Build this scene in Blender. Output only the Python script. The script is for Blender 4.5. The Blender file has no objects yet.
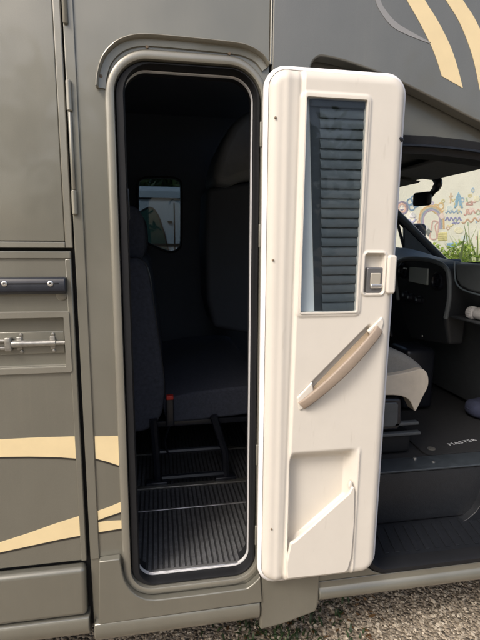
import bpy, bmesh, math, random
import numpy as np
from mathutils import Matrix, Vector
random.seed(7); rng = np.random.default_rng(7)
R = math.radians
S = bpy.context.scene
COL = S.collection

# ------------------------------------------------------------------ camera
F = 470.0
CAM = Vector((0, -1.55, 1.67))
ROT = Matrix.Rotation(-R(10), 3, 'Z') @ Matrix.Rotation(math.pi/2 - R(9.43), 3, 'X') @ Matrix.Rotation(R(0.35), 3, 'Z')
cd = bpy.data.cameras.new('camera'); co = bpy.data.objects.new('camera', cd); COL.objects.link(co)
co.matrix_world = Matrix.Translation(CAM) @ ROT.to_4x4()
cd.sensor_fit = 'VERTICAL'; cd.sensor_height = 36; cd.lens = F/640*36; cd.clip_start = .02; cd.clip_end = 500
S.camera = co

def at(px, py, Y=0.0):
    "metres on the upright plane y = Y that a reading taken off the photograph stands for"
    d = ROT @ Vector(((px-240)/F, -(py-320)/F, -1))
    return CAM + d*((Y-CAM.y)/d.y)
def atx(px, py, X):
    d = ROT @ Vector(((px-240)/F, -(py-320)/F, -1))
    return CAM + d*((X-CAM.x)/d.x)
def xz(pts, Y=0.0):
    return [(p.x, p.z) for p in (at(a, b, Y) for a, b in pts)]

# ------------------------------------------------------------------ materials
def mat(name, col, rough=.5, metal=0.0, noise=0.0, nscale=8, bump=0.0, bscale=200, coat=0.0, spec=.5, col2=None, bdist=.01):
    m = bpy.data.materials.new(name); m.use_nodes = True
    nt = m.node_tree; b = nt.nodes['Principled BSDF']
    b.inputs['Base Color'].default_value = (*col, 1); b.inputs['Roughness'].default_value = rough
    b.inputs['Metallic'].default_value = metal; b.inputs['Coat Weight'].default_value = coat
    b.inputs['Coat Roughness'].default_value = .08
    b.inputs['Specular IOR Level'].default_value = spec
    tc = nt.nodes.new('ShaderNodeTexCoord')
    if noise > 0 or col2:
        n = nt.nodes.new('ShaderNodeTexNoise'); n.inputs['Scale'].default_value = nscale; n.inputs['Detail'].default_value = 6
        n.inputs['Roughness'].default_value = .65
        nt.links.new(tc.outputs['Object'], n.inputs['Vector'])
        r = nt.nodes.new('ShaderNodeValToRGB'); r.color_ramp.elements[0].position = .3; r.color_ramp.elements[1].position = .7
        a = tuple(c*(1-noise) for c in col); c2 = col2 or tuple(min(1, c*(1+noise)) for c in col)
        r.color_ramp.elements[0].color = (*a, 1); r.color_ramp.elements[1].color = (*c2, 1)
        nt.links.new(n.outputs['Fac'], r.inputs['Fac']); nt.links.new(r.outputs['Color'], b.inputs['Base Color'])
        mr = nt.nodes.new('ShaderNodeMapRange'); mr.inputs['To Min'].default_value = max(.02, rough-.06); mr.inputs['To Max'].default_value = min(1, rough+.08)
        nt.links.new(n.outputs['Fac'], mr.inputs['Value']); nt.links.new(mr.outputs['Result'], b.inputs['Roughness'])
    if bump > 0:
        n2 = nt.nodes.new('ShaderNodeTexNoise'); n2.inputs['Scale'].default_value = bscale; n2.inputs['Detail'].default_value = 3
        nt.links.new(tc.outputs['Object'], n2.inputs['Vector'])
        bp = nt.nodes.new('ShaderNodeBump'); bp.inputs['Strength'].default_value = bump; bp.inputs['Distance'].default_value = bdist
        nt.links.new(n2.outputs['Fac'], bp.inputs['Height']); nt.links.new(bp.outputs['Normal'], b.inputs['Normal'])
    return m

def glass_mat(name, tint, gloss_rough=.02, fac=.08):
    m = bpy.data.materials.new(name); m.use_nodes = True; nt = m.node_tree
    nt.nodes.remove(nt.nodes['Principled BSDF']); out = nt.nodes['Material Output']
    t = nt.nodes.new('ShaderNodeBsdfTransparent'); t.inputs['Color'].default_value = (*tint, 1)
    g = nt.nodes.new('ShaderNodeBsdfGlossy'); g.inputs['Roughness'].default_value = gloss_rough
    lw = nt.nodes.new('ShaderNodeFresnel'); lw.inputs['IOR'].default_value = 1.5
    mx = nt.nodes.new('ShaderNodeMixShader')
    ge = nt.nodes.new('ShaderNodeNewGeometry'); mu = nt.nodes.new('ShaderNodeMath'); mu.operation = 'SUBTRACT'; mu.use_clamp = True
    nt.links.new(lw.outputs[0], mu.inputs[0]); nt.links.new(ge.outputs['Backfacing'], mu.inputs[1])      # reflect on the outer side of each face only
    nt.links.new(mu.outputs[0], mx.inputs[0]); nt.links.new(t.outputs[0], mx.inputs[1]); nt.links.new(g.outputs[0], mx.inputs[2])
    nt.links.new(mx.outputs[0], out.inputs['Surface'])
    return m

def ribbed_mat(name, col, scale, axis='X', depth=.004, rough=.55, light=None, cross=0):
    "rubber with moulded ribs: bump from a wave, worn and dusty on top"
    m = mat(name, col, rough); nt = m.node_tree; b = nt.nodes['Principled BSDF']
    tc = nt.nodes.new('ShaderNodeTexCoord')
    w = nt.nodes.new('ShaderNodeTexWave'); w.wave_type = 'BANDS'; w.bands_direction = axis; w.inputs['Scale'].default_value = scale
    w.inputs['Distortion'].default_value = .15; w.inputs['Detail'].default_value = 1
    nt.links.new(tc.outputs['Object'], w.inputs['Vector'])
    n = nt.nodes.new('ShaderNodeTexNoise'); n.inputs['Scale'].default_value = 45; n.inputs['Detail'].default_value = 8; n.inputs['Roughness'].default_value = .8
    nt.links.new(tc.outputs['Object'], n.inputs['Vector'])
    r = nt.nodes.new('ShaderNodeValToRGB'); r.color_ramp.elements[0].position = .38; r.color_ramp.elements[1].position = .75
    r.color_ramp.elements[0].color = (*col, 1); l = light or tuple(c*2.6 for c in col); r.color_ramp.elements[1].color = (*l, 1)
    nt.links.new(n.outputs['Fac'], r.inputs['Fac'])
    mx = nt.nodes.new('ShaderNodeMix'); mx.data_type = 'RGBA'; mx.inputs['A'].default_value = (*[c*.5 for c in col], 1)
    rr_ = nt.nodes.new('ShaderNodeValToRGB'); rr_.color_ramp.elements[0].position = .12; rr_.color_ramp.elements[1].position = .35
    nt.links.new(w.outputs['Fac'], rr_.inputs['Fac']); nt.links.new(rr_.outputs['Color'], mx.inputs['Factor'])
    nt.links.new(r.outputs['Color'], mx.inputs['B']); nt.links.new(mx.outputs['Result'], b.inputs['Base Color'])
    bp = nt.nodes.new('ShaderNodeBump'); bp.inputs['Distance'].default_value = depth; bp.inputs['Strength'].default_value = .9
    nt.links.new(rr_.outputs['Color'], bp.inputs['Height']); nt.links.new(bp.outputs['Normal'], b.inputs['Normal'])
    return m

def paint_mat(name, col):
    "metallic flake paint under lacquer with a faint film of dust"
    m = mat(name, col, .36, .45, coat=.9); nt = m.node_tree; b = nt.nodes['Principled BSDF']
    b.inputs['Coat Roughness'].default_value = .07
    tc = nt.nodes.new('ShaderNodeTexCoord')
    f = nt.nodes.new('ShaderNodeTexNoise'); f.inputs['Scale'].default_value = 900; f.inputs['Detail'].default_value = 1
    d = nt.nodes.new('ShaderNodeTexNoise'); d.inputs['Scale'].default_value = 2.2; d.inputs['Detail'].default_value = 7; d.inputs['Roughness'].default_value = .6
    mp = nt.nodes.new('ShaderNodeMapping'); mp.inputs['Scale'].default_value = (1.6, 1.6, .7)
    nt.links.new(tc.outputs['Object'], f.inputs['Vector']); nt.links.new(tc.outputs['Object'], mp.inputs['Vector']); nt.links.new(mp.outputs['Vector'], d.inputs['Vector'])
    r = nt.nodes.new('ShaderNodeValToRGB'); r.color_ramp.elements[0].position = .3; r.color_ramp.elements[1].position = .72
    r.color_ramp.elements[0].color = (*[c*.94 for c in col], 1); r.color_ramp.elements[1].color = (*[c*1.08+.006 for c in col], 1)
    nt.links.new(d.outputs['Fac'], r.inputs['Fac'])
    sk_ = nt.nodes.new('ShaderNodeTexNoise'); sk_.inputs['Scale'].default_value = 1; sk_.inputs['Detail'].default_value = 5; sk_.inputs['Roughness'].default_value = .7
    mp2 = nt.nodes.new('ShaderNodeMapping'); mp2.inputs['Scale'].default_value = (38, 38, 1.3)
    nt.links.new(tc.outputs['Object'], mp2.inputs['Vector']); nt.links.new(mp2.outputs['Vector'], sk_.inputs['Vector'])
    ra = nt.nodes.new('ShaderNodeMapRange'); ra.inputs['From Min'].default_value = .56; ra.inputs['From Max'].default_value = .85; ra.inputs['To Max'].default_value = .22
    nt.links.new(sk_.outputs['Fac'], ra.inputs['Value'])
    dm = nt.nodes.new('ShaderNodeMix'); dm.data_type = 'RGBA'; dm.inputs['B'].default_value = (.27, .25, .20, 1)      # dried run-off
    nt.links.new(ra.outputs['Result'], dm.inputs['Factor']); nt.links.new(r.outputs['Color'], dm.inputs['A'])
    r2 = nt.nodes.new('ShaderNodeMapRange'); r2.inputs['To Min'].default_value = .88; r2.inputs['To Max'].default_value = 1.12
    nt.links.new(f.outputs['Fac'], r2.inputs['Value'])
    mx = nt.nodes.new('ShaderNodeVectorMath'); mx.operation = 'SCALE'
    nt.links.new(dm.outputs['Result'], mx.inputs[0]); nt.links.new(r2.outputs['Result'], mx.inputs['Scale'])
    nt.links.new(mx.outputs['Vector'], b.inputs['Base Color'])
    mr = nt.nodes.new('ShaderNodeMapRange'); mr.inputs['To Min'].default_value = .28; mr.inputs['To Max'].default_value = .5
    nt.links.new(d.outputs['Fac'], mr.inputs['Value']); nt.links.new(mr.outputs['Result'], b.inputs['Roughness'])
    # slight waviness of the glued sheet skin
    n3 = nt.nodes.new('ShaderNodeTexNoise'); n3.inputs['Scale'].default_value = 3.5; n3.inputs['Detail'].default_value = 2
    nt.links.new(tc.outputs['Object'], n3.inputs['Vector'])
    bp = nt.nodes.new('ShaderNodeBump'); bp.inputs['Strength'].default_value = .16; bp.inputs['Distance'].default_value = .02
    nt.links.new(n3.outputs['Fac'], bp.inputs['Height']); nt.links.new(bp.outputs['Normal'], b.inputs['Normal']); nt.links.new(bp.outputs['Normal'], b.inputs['Coat Normal'])
    return m

M = {}
M['paint'] = paint_mat('bronze_grey_paint', (.196, .190, .156))
M['paint_dark'] = paint_mat('slate_grey_paint', (.178, .175, .153))
M['frame'] = paint_mat('door_frame_paint', (.25, .24, .20))
M['cream_stripe'] = mat('cream_vinyl', (.74, .60, .35), .3, noise=.05, coat=.3)
M['stripe_edge'] = mat('dark_vinyl', (.03, .027, .022), .4)
M['swoosh'] = mat('pale_streak', (.26, .26, .26), .35)
M['black'] = mat('black_gap', (.008, .008, .008), .7)
M['rubber'] = mat('black_rubber', (.009, .0095, .011), .62, noise=.2, spec=.35)
M['plastic'] = mat('black_plastic', (.012, .014, .02), .32, noise=.25, nscale=30)
M['alu'] = mat('brushed_aluminium', (.62, .62, .62), .35, .85, noise=.12, nscale=40)
M['alu_pale'] = mat('pale_trim', (.72, .72, .72), .35, .2)
M['steel'] = mat('zinc_steel', (.36, .35, .32), .38, .8, noise=.25, nscale=60)
M['screw'] = mat('screw_steel', (.7, .7, .68), .3, .9)
M['cream'] = mat('cream_plastic', (.64, .602, .535), .42, noise=.03, nscale=5, bump=.08, bscale=500, bdist=.001)
nt_ = M['cream'].node_tree; b_ = nt_.nodes['Principled BSDF']; src = b_.inputs['Base Color'].links[0].from_socket
tc_ = nt_.nodes.new('ShaderNodeTexCoord'); mp_ = nt_.nodes.new('ShaderNodeMapping'); mp_.inputs['Scale'].default_value = (60, 60, 9); mp_.inputs['Rotation'].default_value = (0, R(28), 0)
n_ = nt_.nodes.new('ShaderNodeTexNoise'); n_.inputs['Scale'].default_value = 1; n_.inputs['Detail'].default_value = 4
nt_.links.new(tc_.outputs['Object'], mp_.inputs['Vector']); nt_.links.new(mp_.outputs['Vector'], n_.inputs['Vector'])
ra_ = nt_.nodes.new('ShaderNodeMapRange'); ra_.inputs['From Min'].default_value = .66; ra_.inputs['From Max'].default_value = .82; ra_.inputs['To Max'].default_value = .30
nt_.links.new(n_.outputs['Fac'], ra_.inputs['Value'])
mx_ = nt_.nodes.new('ShaderNodeMix'); mx_.data_type = 'RGBA'; mx_.inputs['B'].default_value = (.36, .32, .26, 1)
nt_.links.new(ra_.outputs['Result'], mx_.inputs['Factor']); nt_.links.new(src, mx_.inputs['A']); nt_.links.new(mx_.outputs['Result'], b_.inputs['Base Color'])
M['seal'] = mat('white_seal', (.80, .79, .79), .5)
M['tan'] = mat('tan_plastic', (.30, .238, .185), .5, noise=.06, nscale=25)
M['tan2'] = mat('tan_recess', (.50, .40, .285), .5, noise=.05)
M['blindbox'] = mat('pale_blind_cassette', (.78, .80, .80), .6, noise=.05)
M['navy'] = mat('navy_wall', (.075, .088, .115), .7, noise=.08, nscale=4)
M['fabric'] = mat('navy_fabric', (.06, .067, .09), .9, noise=.25, nscale=60, bump=.5, bscale=700, bdist=.002)
M['fabric2'] = mat('charcoal_fabric', (.055, .063, .088), .9, noise=.25, nscale=90, bump=.5, bscale=700, bdist=.002)
M['grey_fabric'] = mat('grey_seat_fabric', (.21, .208, .195), .9, noise=.12, nscale=120, bump=.4, bscale=600, bdist=.002)
M['cream_fabric'] = mat('cream_seat_fabric', (.52, .47, .39), .8, noise=.08, nscale=20, bump=.3, bscale=300, bdist=.003)
M['dash'] = mat('dash_plastic', (.062, .070, .077), .5, noise=.15, nscale=20, bump=.25, bscale=500, bdist=.001)
M['dash_top'] = mat('dash_top_plastic', (.15, .17, .18), .55, noise=.1, nscale=20, bump=.25, bscale=500, bdist=.001)
M['screen'] = mat('screen_glass', (.45, .50, .48), .15)
M['red'] = mat('red_plastic', (.55, .03, .02), .4)
M['mat_ribs'] = ribbed_mat('ribbed_rubber', (.055, .056, .058), 15, 'X')
M['mat_ribs2'] = ribbed_mat('ribbed_floor', (.045, .047, .051), 15, 'X')
M['step'] = mat('step_plastic', (.011, .0125, .0155), .42, noise=.18, nscale=60, bump=.3, bscale=250, bdist=.002)
M['floor_strip'] = mat('threshold_plastic', (.030, .037, .044), .5, noise=.25, nscale=30)
M['carpet'] = mat('carpet', (.009, .010, .012), .95, noise=.35, nscale=150, bump=.6, bscale=500, bdist=.003)
M['rust'] = mat('rusty_screw', (.20, .15, .10), .6, noise=.3)
M['white_text'] = mat('white_stitching', (.42, .43, .45), .6)
M['white_plastic'] = mat('white_plastic', (.78, .78, .78), .4, noise=.1, nscale=80)
M['blue'] = mat('blue_canvas', (.035, .042, .08), .85, noise=.2, nscale=60)
M['glass'] = glass_mat('clear_glass', (.94, .96, .95))
M['glass_grey'] = glass_mat('grey_glass', (.27, .32, .35))
M['glass_dark'] = glass_mat('smoked_glass', (.84, .87, .89))
M['headliner'] = mat('headliner', (.085, .09, .092), .9, noise=.1, nscale=30)
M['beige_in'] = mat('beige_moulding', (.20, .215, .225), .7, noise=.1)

# ------------------------------------------------------------------ mesh helpers
MOTOR = None
def obj(name, bm, m, parent=None, bevel=0, seg=2, smooth=38, loc=None):
    me = bpy.data.meshes.new(name)
    bmesh.ops.recalc_face_normals(bm, faces=bm.faces)
    bm.to_mesh(me); bm.free()
    o = bpy.data.objects.new(name, me); COL.objects.link(o)
    for mm in (m if isinstance(m, (list, tuple)) else [m]): me.materials.append(M[mm] if isinstance(mm, str) else mm)
    if smooth:
        for p in me.polygons: p.use_smooth = True
        me.set_sharp_from_angle(angle=R(smooth))
    if bevel:
        b = o.modifiers.new('edge', 'BEVEL'); b.width = bevel; b.segments = seg; b.limit_method = 'ANGLE'; b.angle_limit = R(35)
        b.harden_normals = False
    if parent: o.parent = parent
    if loc: o.location = loc
    return o
def BM(): return bmesh.new()
def empty(name, loc=(0, 0, 0), parent=None):
    o = bpy.data.objects.new(name, None); COL.objects.link(o); o.location = loc; o.empty_display_size = .1
    if parent: o.parent = parent
    return o
def tag(o, label, cat, group=None, kind=None):
    if label: o['label'] = label
    if cat: o['category'] = cat
    if group: o['group'] = group
    if kind: o['kind'] = kind
    return o

def box(bm, x0, x1, y0, y1, z0, z1, r=0, seg=3, m=0):
    res = bmesh.ops.create_cube(bm, size=1)
    vs = res['verts']
    for v in vs:
        v.co = Vector((x0 if v.co.x < 0 else x1, y0 if v.co.y < 0 else y1, z0 if v.co.z < 0 else z1))
    fs = {f for v in vs for f in v.link_faces}
    for f in fs: f.material_index = m
    if r:
        es = list({e for v in vs for e in v.link_edges})
        bmesh.ops.bevel(bm, geom=es, offset=r, segments=seg, affect='EDGES', profile=.5, clamp_overlap=True)
    return bm
def loft(bm, rings, cap0=False, cap1=False, closed=True, m=0):
    rows = [[bm.verts.new(p) for p in r] for r in rings]
    n = len(rows[0])
    for a, b in zip(rows, rows[1:]):
        for i in range(n if closed else n-1):
            j = (i+1) % n
            f = bm.faces.new((a[i], a[j], b[j], b[i])); f.material_index = m
    if cap0: bm.faces.new(rows[0][::-1]).material_index = m
    if cap1: bm.faces.new(rows[-1]).material_index = m
    return rows
def prism(bm, pts, y0, y1, m=0):
    "outline in x,z given real thickness along y"
    loft(bm, [[(x, y0, z) for x, z in pts], [(x, y1, z) for x, z in pts]], True, True, m=m); return bm
def prism_y(bm, pts, x0, x1, m=0):
    "outline in y,z with thickness along x"
    loft(bm, [[(x0, y, z) for y, z in pts], [(x1, y, z) for y, z in pts]], True, True, m=m); return bm
def prism_z(bm, pts, z0, z1, m=0):
    loft(bm, [[(x, y, z0) for x, y in pts], [(x, y, z1) for x, y in pts]], True, True, m=m); return bm
def rr(x0, x1, z0, z1, r, n=8, rb=None):
    rb = r if rb is None else rb
    out = []
    for cx, cz, a0, q in ((x1-r, z1-r, 0, r), (x0+r, z1-r, 90, r), (x0+rb, z0+rb, 180, rb), (x1-rb, z0+rb, 270, rb)):
        for i in range(n+1):
            a = R(a0+90*i/n); out.append((cx+q*math.cos(a), cz+q*math.sin(a)))
    return out
def ring_rr(bm, specs, n=10, cap0=False, cap1=False, m=0):
    "specs: list of (x0,x1,z0,z1,r,rb,y)"
    loft(bm, [[(x, s[6], z) for x, z in rr(*s[:5], n=n, rb=s[5])] for s in specs], cap0, cap1, m=m)
    return bm
def holed(bm, outer, holes, y0, y1, m=0):
    "flat panel with holes, thickness y0..y1"
    for y in (y0, y1):
        es = []
        for lp in [outer]+holes:
            vs = [bm.verts.new((x, y, z)) for x, z in lp]
            es += [bm.edges.new((vs[i], vs[(i+1) % len(vs)])) for i in range(len(vs))]
        fs = bmesh.ops.triangle_fill(bm, edges=es, use_beauty=True, use_dissolve=False)['geom']
    for lp in [outer]+holes:
        a = [bm.verts.new((x, y0, z)) for x, z in lp]; b = [bm.verts.new((x, y1, z)) for x, z in lp]
        for i in range(len(lp)):
            j = (i+1) % len(lp); bm.faces.new((a[i], a[j], b[j], b[i]))
    bmesh.ops.remove_doubles(bm, verts=bm.verts, dist=1e-6)
    return bm
def smooth_path(pts, sub=6):
    P = [Vector(p) for p in pts]; out = []
    for i in range(len(P)-1):
        p0 = P[max(i-1, 0)]; p1 = P[i]; p2 = P[i+1]; p3 = P[min(i+2, len(P)-1)]
        for k in range(sub):
            t = k/sub
            out.append(.5*((2*p1)+(p2-p0)*t+(2*p0-5*p1+4*p2-p3)*t*t+(3*p1-p0-3*p2+p3)*t**3))
    out.append(P[-1]); return out
def sweep_xz(bm, path, prof, closed=False, m=0, caps=True):
    "profile (a,b): a along the in-plane normal, b along y; path of (x,z)"
    n = len(path); rings = []
    for i, (x, z) in enumerate(path):
        if closed: a, b = path[i-1], path[(i+1) % n]
        else: a, b = path[max(i-1, 0)], path[min(i+1, n-1)]
        tx, tz = b[0]-a[0], b[1]-a[1]; l = math.hypot(tx, tz) or 1
        nx, nz = -tz/l, tx/l
        rings.append([(x+nx*pa, pb, z+nz*pa) for pa, pb in prof])
    if closed: loft(bm, rings+[rings[0]], m=m); bmesh.ops.remove_doubles(bm, verts=bm.verts, dist=1e-6)
    else: loft(bm, rings, caps, caps, m=m)
    return bm
def tube(bm, path, r, n=8, m=0, sx=1, caps=True):
    P = [Vector(p) for p in path]; rings = []
    up = None
    for i, p in enumerate(P):
        t = (P[min(i+1, len(P)-1)]-P[max(i-1, 0)]).normalized()
        if up is None:
            up = Vector((0, 0, 1)) if abs(t.z) < .9 else Vector((0, 1, 0))
        u = (up - t*up.dot(t)).normalized(); w = t.cross(u); up = u
        rad = r[i] if isinstance(r, (list, tuple)) else r
        rings.append([p+u*rad*math.cos(2*math.pi*k/n)+w*rad*sx*math.sin(2*math.pi*k/n) for k in range(n)])
    loft(bm, rings, caps, caps, m=m); return bm
def lathe(bm, c, prof, axis='Z', n=20, m=0):
    "prof: (r, h) list turned round an axis through c"
    c = Vector(c); rings = []
    for r_, h in prof:
        ring = []
        for k in range(n):
            a = 2*math.pi*k/n; p, q = r_*math.cos(a), r_*math.sin(a)
            ring.append(c+(Vector((p, q, h)) if axis == 'Z' else Vector((p, h, q)) if axis == 'Y' else Vector((h, p, q))))
        rings.append(ring)
    loft(bm, rings, True, True, m=m); return bm

# ------------------------------------------------------------------ motorhome
MOTOR = empty('motorhome', (0, 0, 0))
tag(MOTOR, 'bronze grey motorhome with cream stripes, its cream side door standing open', 'motorhome')
def part(name, bm, m, parent=None, **k): return obj(name, bm, m, parent or MOTOR, **k)

XS = -.255            # seam between the hatches and the door bay
# black backing behind the panel gaps
b = BM(); box(b, -2.3, -.2, .022, .04, .3, 2.8); part('gap_backing', b, 'black')

# ---- upper hatch
b = BM(); box(b, -2.3, XS-.024, -.002, .02, 1.668, 2.78); uh = part('upper_hatch', b, 'paint', bevel=.003)
b = BM()
box(b, XS-.0235, XS-.0015, -.005, .02, 1.648, 2.78); box(b, -2.3, XS-.0238, -.005, .02, 1.648, 1.667)
part('hatch_frame', b, 'frame', uh, bevel=.003)
b = BM()
zt = [at(60, y).z for y in (0, 25, 80, 112, 190, 215)]
hx = XS+.011
for za, zb, r_ in ((zt[1], 2.7, .0075), (zt[3], zt[2], .0085), (zt[4], zt[3], .0055), (zt[5], zt[4], .0085)):
    lathe(b, (hx, -.010, 0), [(r_*.7, za+.001), (r_, za+.004), (r_, zb-.004), (r_*.7, zb-.001)], n=14)
part('hatch_hinge', b, 'frame', uh)

# ---- lower hatch, with a sunk latch
rec = rr(-.95, -.296, 1.272, 1.430, .004, 3)
b = BM(); holed(b, [(-2.3, .575), (XS-.008, .575), (XS-.008, 1.638), (-2.3, 1.638)], [rec], -.004, .018)
lh = part('lower_hatch', b, 'paint', bevel=.003)
b = BM()
box(b, -2.3, XS-.0085, -.010, -.0045, 1.615, 1.6375); box(b, XS-.026, XS-.0085, -.0095, -.0045, .5755, 1.6145)
part('hatch_frame', b, 'paint', lh, bevel=.003)
b = BM(); box(b, -.96, -.28, .0185, .021, 1.26, 1.44)
part('latch_panel', b, 'paint', lh)
b = BM()
o_ = rr(-.975, -.274, 1.250, 1.452, .006, 3); i_ = rr(-.95, -.297, 1.273, 1.429, .003, 3)
loft(b, [[(x, -.004, z) for x, z in o_], [(x, -.013, z) for x, z in rr(-.972, -.277, 1.253, 1.449, .006, 3)], [(x, -.013, z) for x, z in rr(-.953, -.294, 1.270, 1.432, .003, 3)], [(x, .0185, z) for x, z in i_]])
part('latch_frame', b, 'frame', lh, smooth=25)
b = BM()
zc = 1.348
box(b, -.50, -.300, .010, .0185, zc-.036, zc+.036, .002)                       # plate
part('latch_plate', b, 'paint', lh)
b = BM()
tube(b, [(-.455, 0, zc), (-.42, 0, zc), (-.41, 0, zc), (-.325, 0, zc), (-.322, 0, zc), (-.296, 0, zc)], [.012, .012, .010, .010, .007, .007], 14)
box(b, -.60, -.462, -.006, .008, zc+.006, zc+.016, .003); box(b, -.60, -.462, -.006, .008, zc-.018, zc-.007, .003)
box(b, -.475, -.455, -.012, .009, zc-.022, zc+.022, .004)
for q in (-.435, -.335): box(b, q-.008, q+.008, .004, .0099, zc-.02, zc+.02, .002)
part('latch_lever', b, 'steel', lh)
for q in (-.43, -.333):
    for s in (-1, 1):
        b = BM(); lathe(b, (q, .0098, zc+s*.027), [(.0055, 0), (.005, -.003), (.002, -.004)], 'Y', 10)
        part('latch_bolt', b, 'steel', lh)
# black pull handle
ha, hb = at(0, 284).x-.25, at(67.5, 284).x
z0, z1 = 1.506, 1.560
b = BM()
prof = [(-.0045, z0+.003), (-.024, z0+.001), (-.034, z0+.010), (-.034, z1-.014), (-.026, z1-.002), (-.0045, z1)]
prism_y(b, prof, ha, hb)
hd = part('pull_handle', b, 'plastic', lh, bevel=.004, seg=3)
b = BM(); prism_y(b, [(-.0341, z0+.034), (-.0358, z0+.034), (-.0358, z0+.0365), (-.0341, z0+.0365)], ha, hb-.02)
part('handle_rib', b, 'rubber', lh)
for p in ((4.5, 284), (50.5, 284)):
    b = BM(); q = at(*p, -.034); lathe(b, (q.x, -.0342, q.z+.001), [(.0085, 0), (.0085, -.002), (.006, -.0035), (.0035, -.0035), (.003, -.001)], 'Y', 14)
    part('handle_screw', b, 'screw', lh)
b = BM(); lathe(b, (at(62, 293).x, -.0042, z0-.004), [(.019, 0), (.017, -.003), (.013, -.005)], 'Y', 20); part('handle_bush', b, 'paint', lh)

# ---- stripes (vinyl laid on the panels, a dark keyline under each)
def stripe(parent, pts, y, edge=None, sub=1, m='cream_stripe', name='cream_stripe'):
    b = BM(); prism(b, xz(pts, y), y, y+.0011); part(name, b, m, parent, smooth=0)
    if edge:
        b = BM(); path = xz(edge, y); sweep_xz(b, path, [(-.0028, y-.0006), (.0028, y-.0006), (.0028, y+.0009), (-.0028, y+.0009)])
        part('dark_keyline', b, 'stripe_edge', parent, smooth=0)
up1 = [(-420, 462), (-200, 449), (-40, 441), (0, 439.5), (40, 437.5), (80.0, 436.3)]; lo1 = [(80.6, 459), (60, 457.3), (30, 456.6), (0, 457), (-40, 458), (-200, 463.5), (-420, 473)]
stripe(lh, up1+lo1, -.0054, [(81, 459.8), (60, 458.2), (30, 457.4), (0, 457.8), (-40, 459), (-200, 464.5), (-420, 474)])
up2 = [(-170, 606), (-40, 556), (0, 542.5), (28, 533.5), (56, 523.5), (83.2, 515)]; lo2 = [(84.2, 535), (60, 539.5), (30, 546), (0, 552.5), (-40, 563), (-168, 608)]
stripe(lh, up2+lo2, -.0054, [(84.2, 536), (60, 540.5), (30, 547), (0, 553.5), (-40, 564), (-168, 609)])

# ---- small skirt hatch under it
b = BM(); box(b, -2.3, XS-.012, -.030, .018, .378, .560)
part('skirt_hatch', b, 'paint', bevel=.016, seg=4)

# ---- door bay skin
XR = .366
FO = (-.143, .361, .411, 2.238)     # frame outside
FI = (-.114, .337, .438, 2.208)     # frame inside
b = BM()
holed(b, [(XS+.003, .27), (XR-.003, .27), (XR-.003, 2.78), (XS+.003, 2.78)], [rr(FO[0]+.01, FO[1]-.01, FO[2]+.01, FO[3]-.01, .125, 12, .10)], 0, .03)
bay = part('door_bay_panel', b, 'paint', bevel=.003)
b = BM(); box(b, XS+.0035, XS+.034, -.0055, -.0005, .575, 2.78); part('seam_strip', b, 'paint', bay, bevel=.0025)
stripe(bay, [(94.8, 436.5), (119.3, 436), (120.0, 466), (108, 462), (95.6, 458.6)], -.0018, [(120.3, 467), (108, 463), (95.6, 459.6)])
stripe(bay, [(97.6, 511), (108, 507.5), (121.2, 502), (121.4, 512), (108, 516.5), (98, 520.3)], -.0018, [(121.5, 512.9), (108, 517.6), (98, 521.4)])
stripe(bay, [(98.2, 522.4), (108, 521), (121.6, 520.5), (121.8, 528.5), (98.5, 532.3)], -.0018, [(121.8, 529.5), (98.5, 533.4)])

# ---- door frame: painted moulding, black seal, pale trim
b = BM()
ring_rr(b, [(*FO, .135, .11, .0), (FO[0]+.0015, FO[1]-.0015, FO[2]+.0015, FO[3]-.0015, .1335, .1085, -.006),
            (FO[0]+.005, FO[1]-.005, FO[2]+.005, FO[3]-.005, .130, .105, -.0095), (FI[0]-.006, FI[1]+.006, FI[2]-.006, FI[3]+.006, .108, .085, -.0105),
            (FI[0]-.002, FI[1]+.002, FI[2]-.002, FI[3]+.002, .104, .081, -.008), (*FI, .102, .08, .012)], n=14)
fr = part('door_frame', b, 'frame', smooth=45)
b = BM()
ring_rr(b, [(*FI, .102, .08, .0115), (FI[0]+.004, FI[1]-.004, FI[2]+.004, FI[3]-.004, .098, .076, .002), (FI[0]+.024, FI[1]-.010, FI[2]+.008, FI[3]-.007, .09, .068, .002),
            (FI[0]+.029, FI[1]-.014, FI[2]+.011, FI[3]-.009, .086, .064, .012), (FI[0]+.018, FI[1]-.016, FI[2]+.009, FI[3]-.012, .08, .06, .062)], n=14)
part('door_seal', b, 'rubber', fr, smooth=60)
b = BM()
TR = (FI[0]+.0215, FI[1]-.0195, FI[2]+.0125, FI[3]-.0150)
sweep_xz(b, rr(*TR, .075, 12, .058), [(-.0018, .046), (.0018, .046), (.0018, .060), (-.0018, .060)], closed=True)
part('door_trim', b, 'alu_pale', fr, smooth=60)
# jamb liner behind it
b = BM(); ring_rr(b, [(TR[0]-.004, TR[1]+.004, TR[2]-.004, TR[3]+.004, .078, .06, .0565), (TR[0]-.004, TR[1]+.004, TR[2]-.003, TR[3]+.004, .078, .06, .11)], n=12)
part('door_liner', b, 'rubber', fr, smooth=60)
b = BM(); box(b, TR[0]-.004, TR[0]+.008, .066, .085, 1.74, 1.84, .003); part('strike_plate', b, 'plastic', fr)

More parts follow.
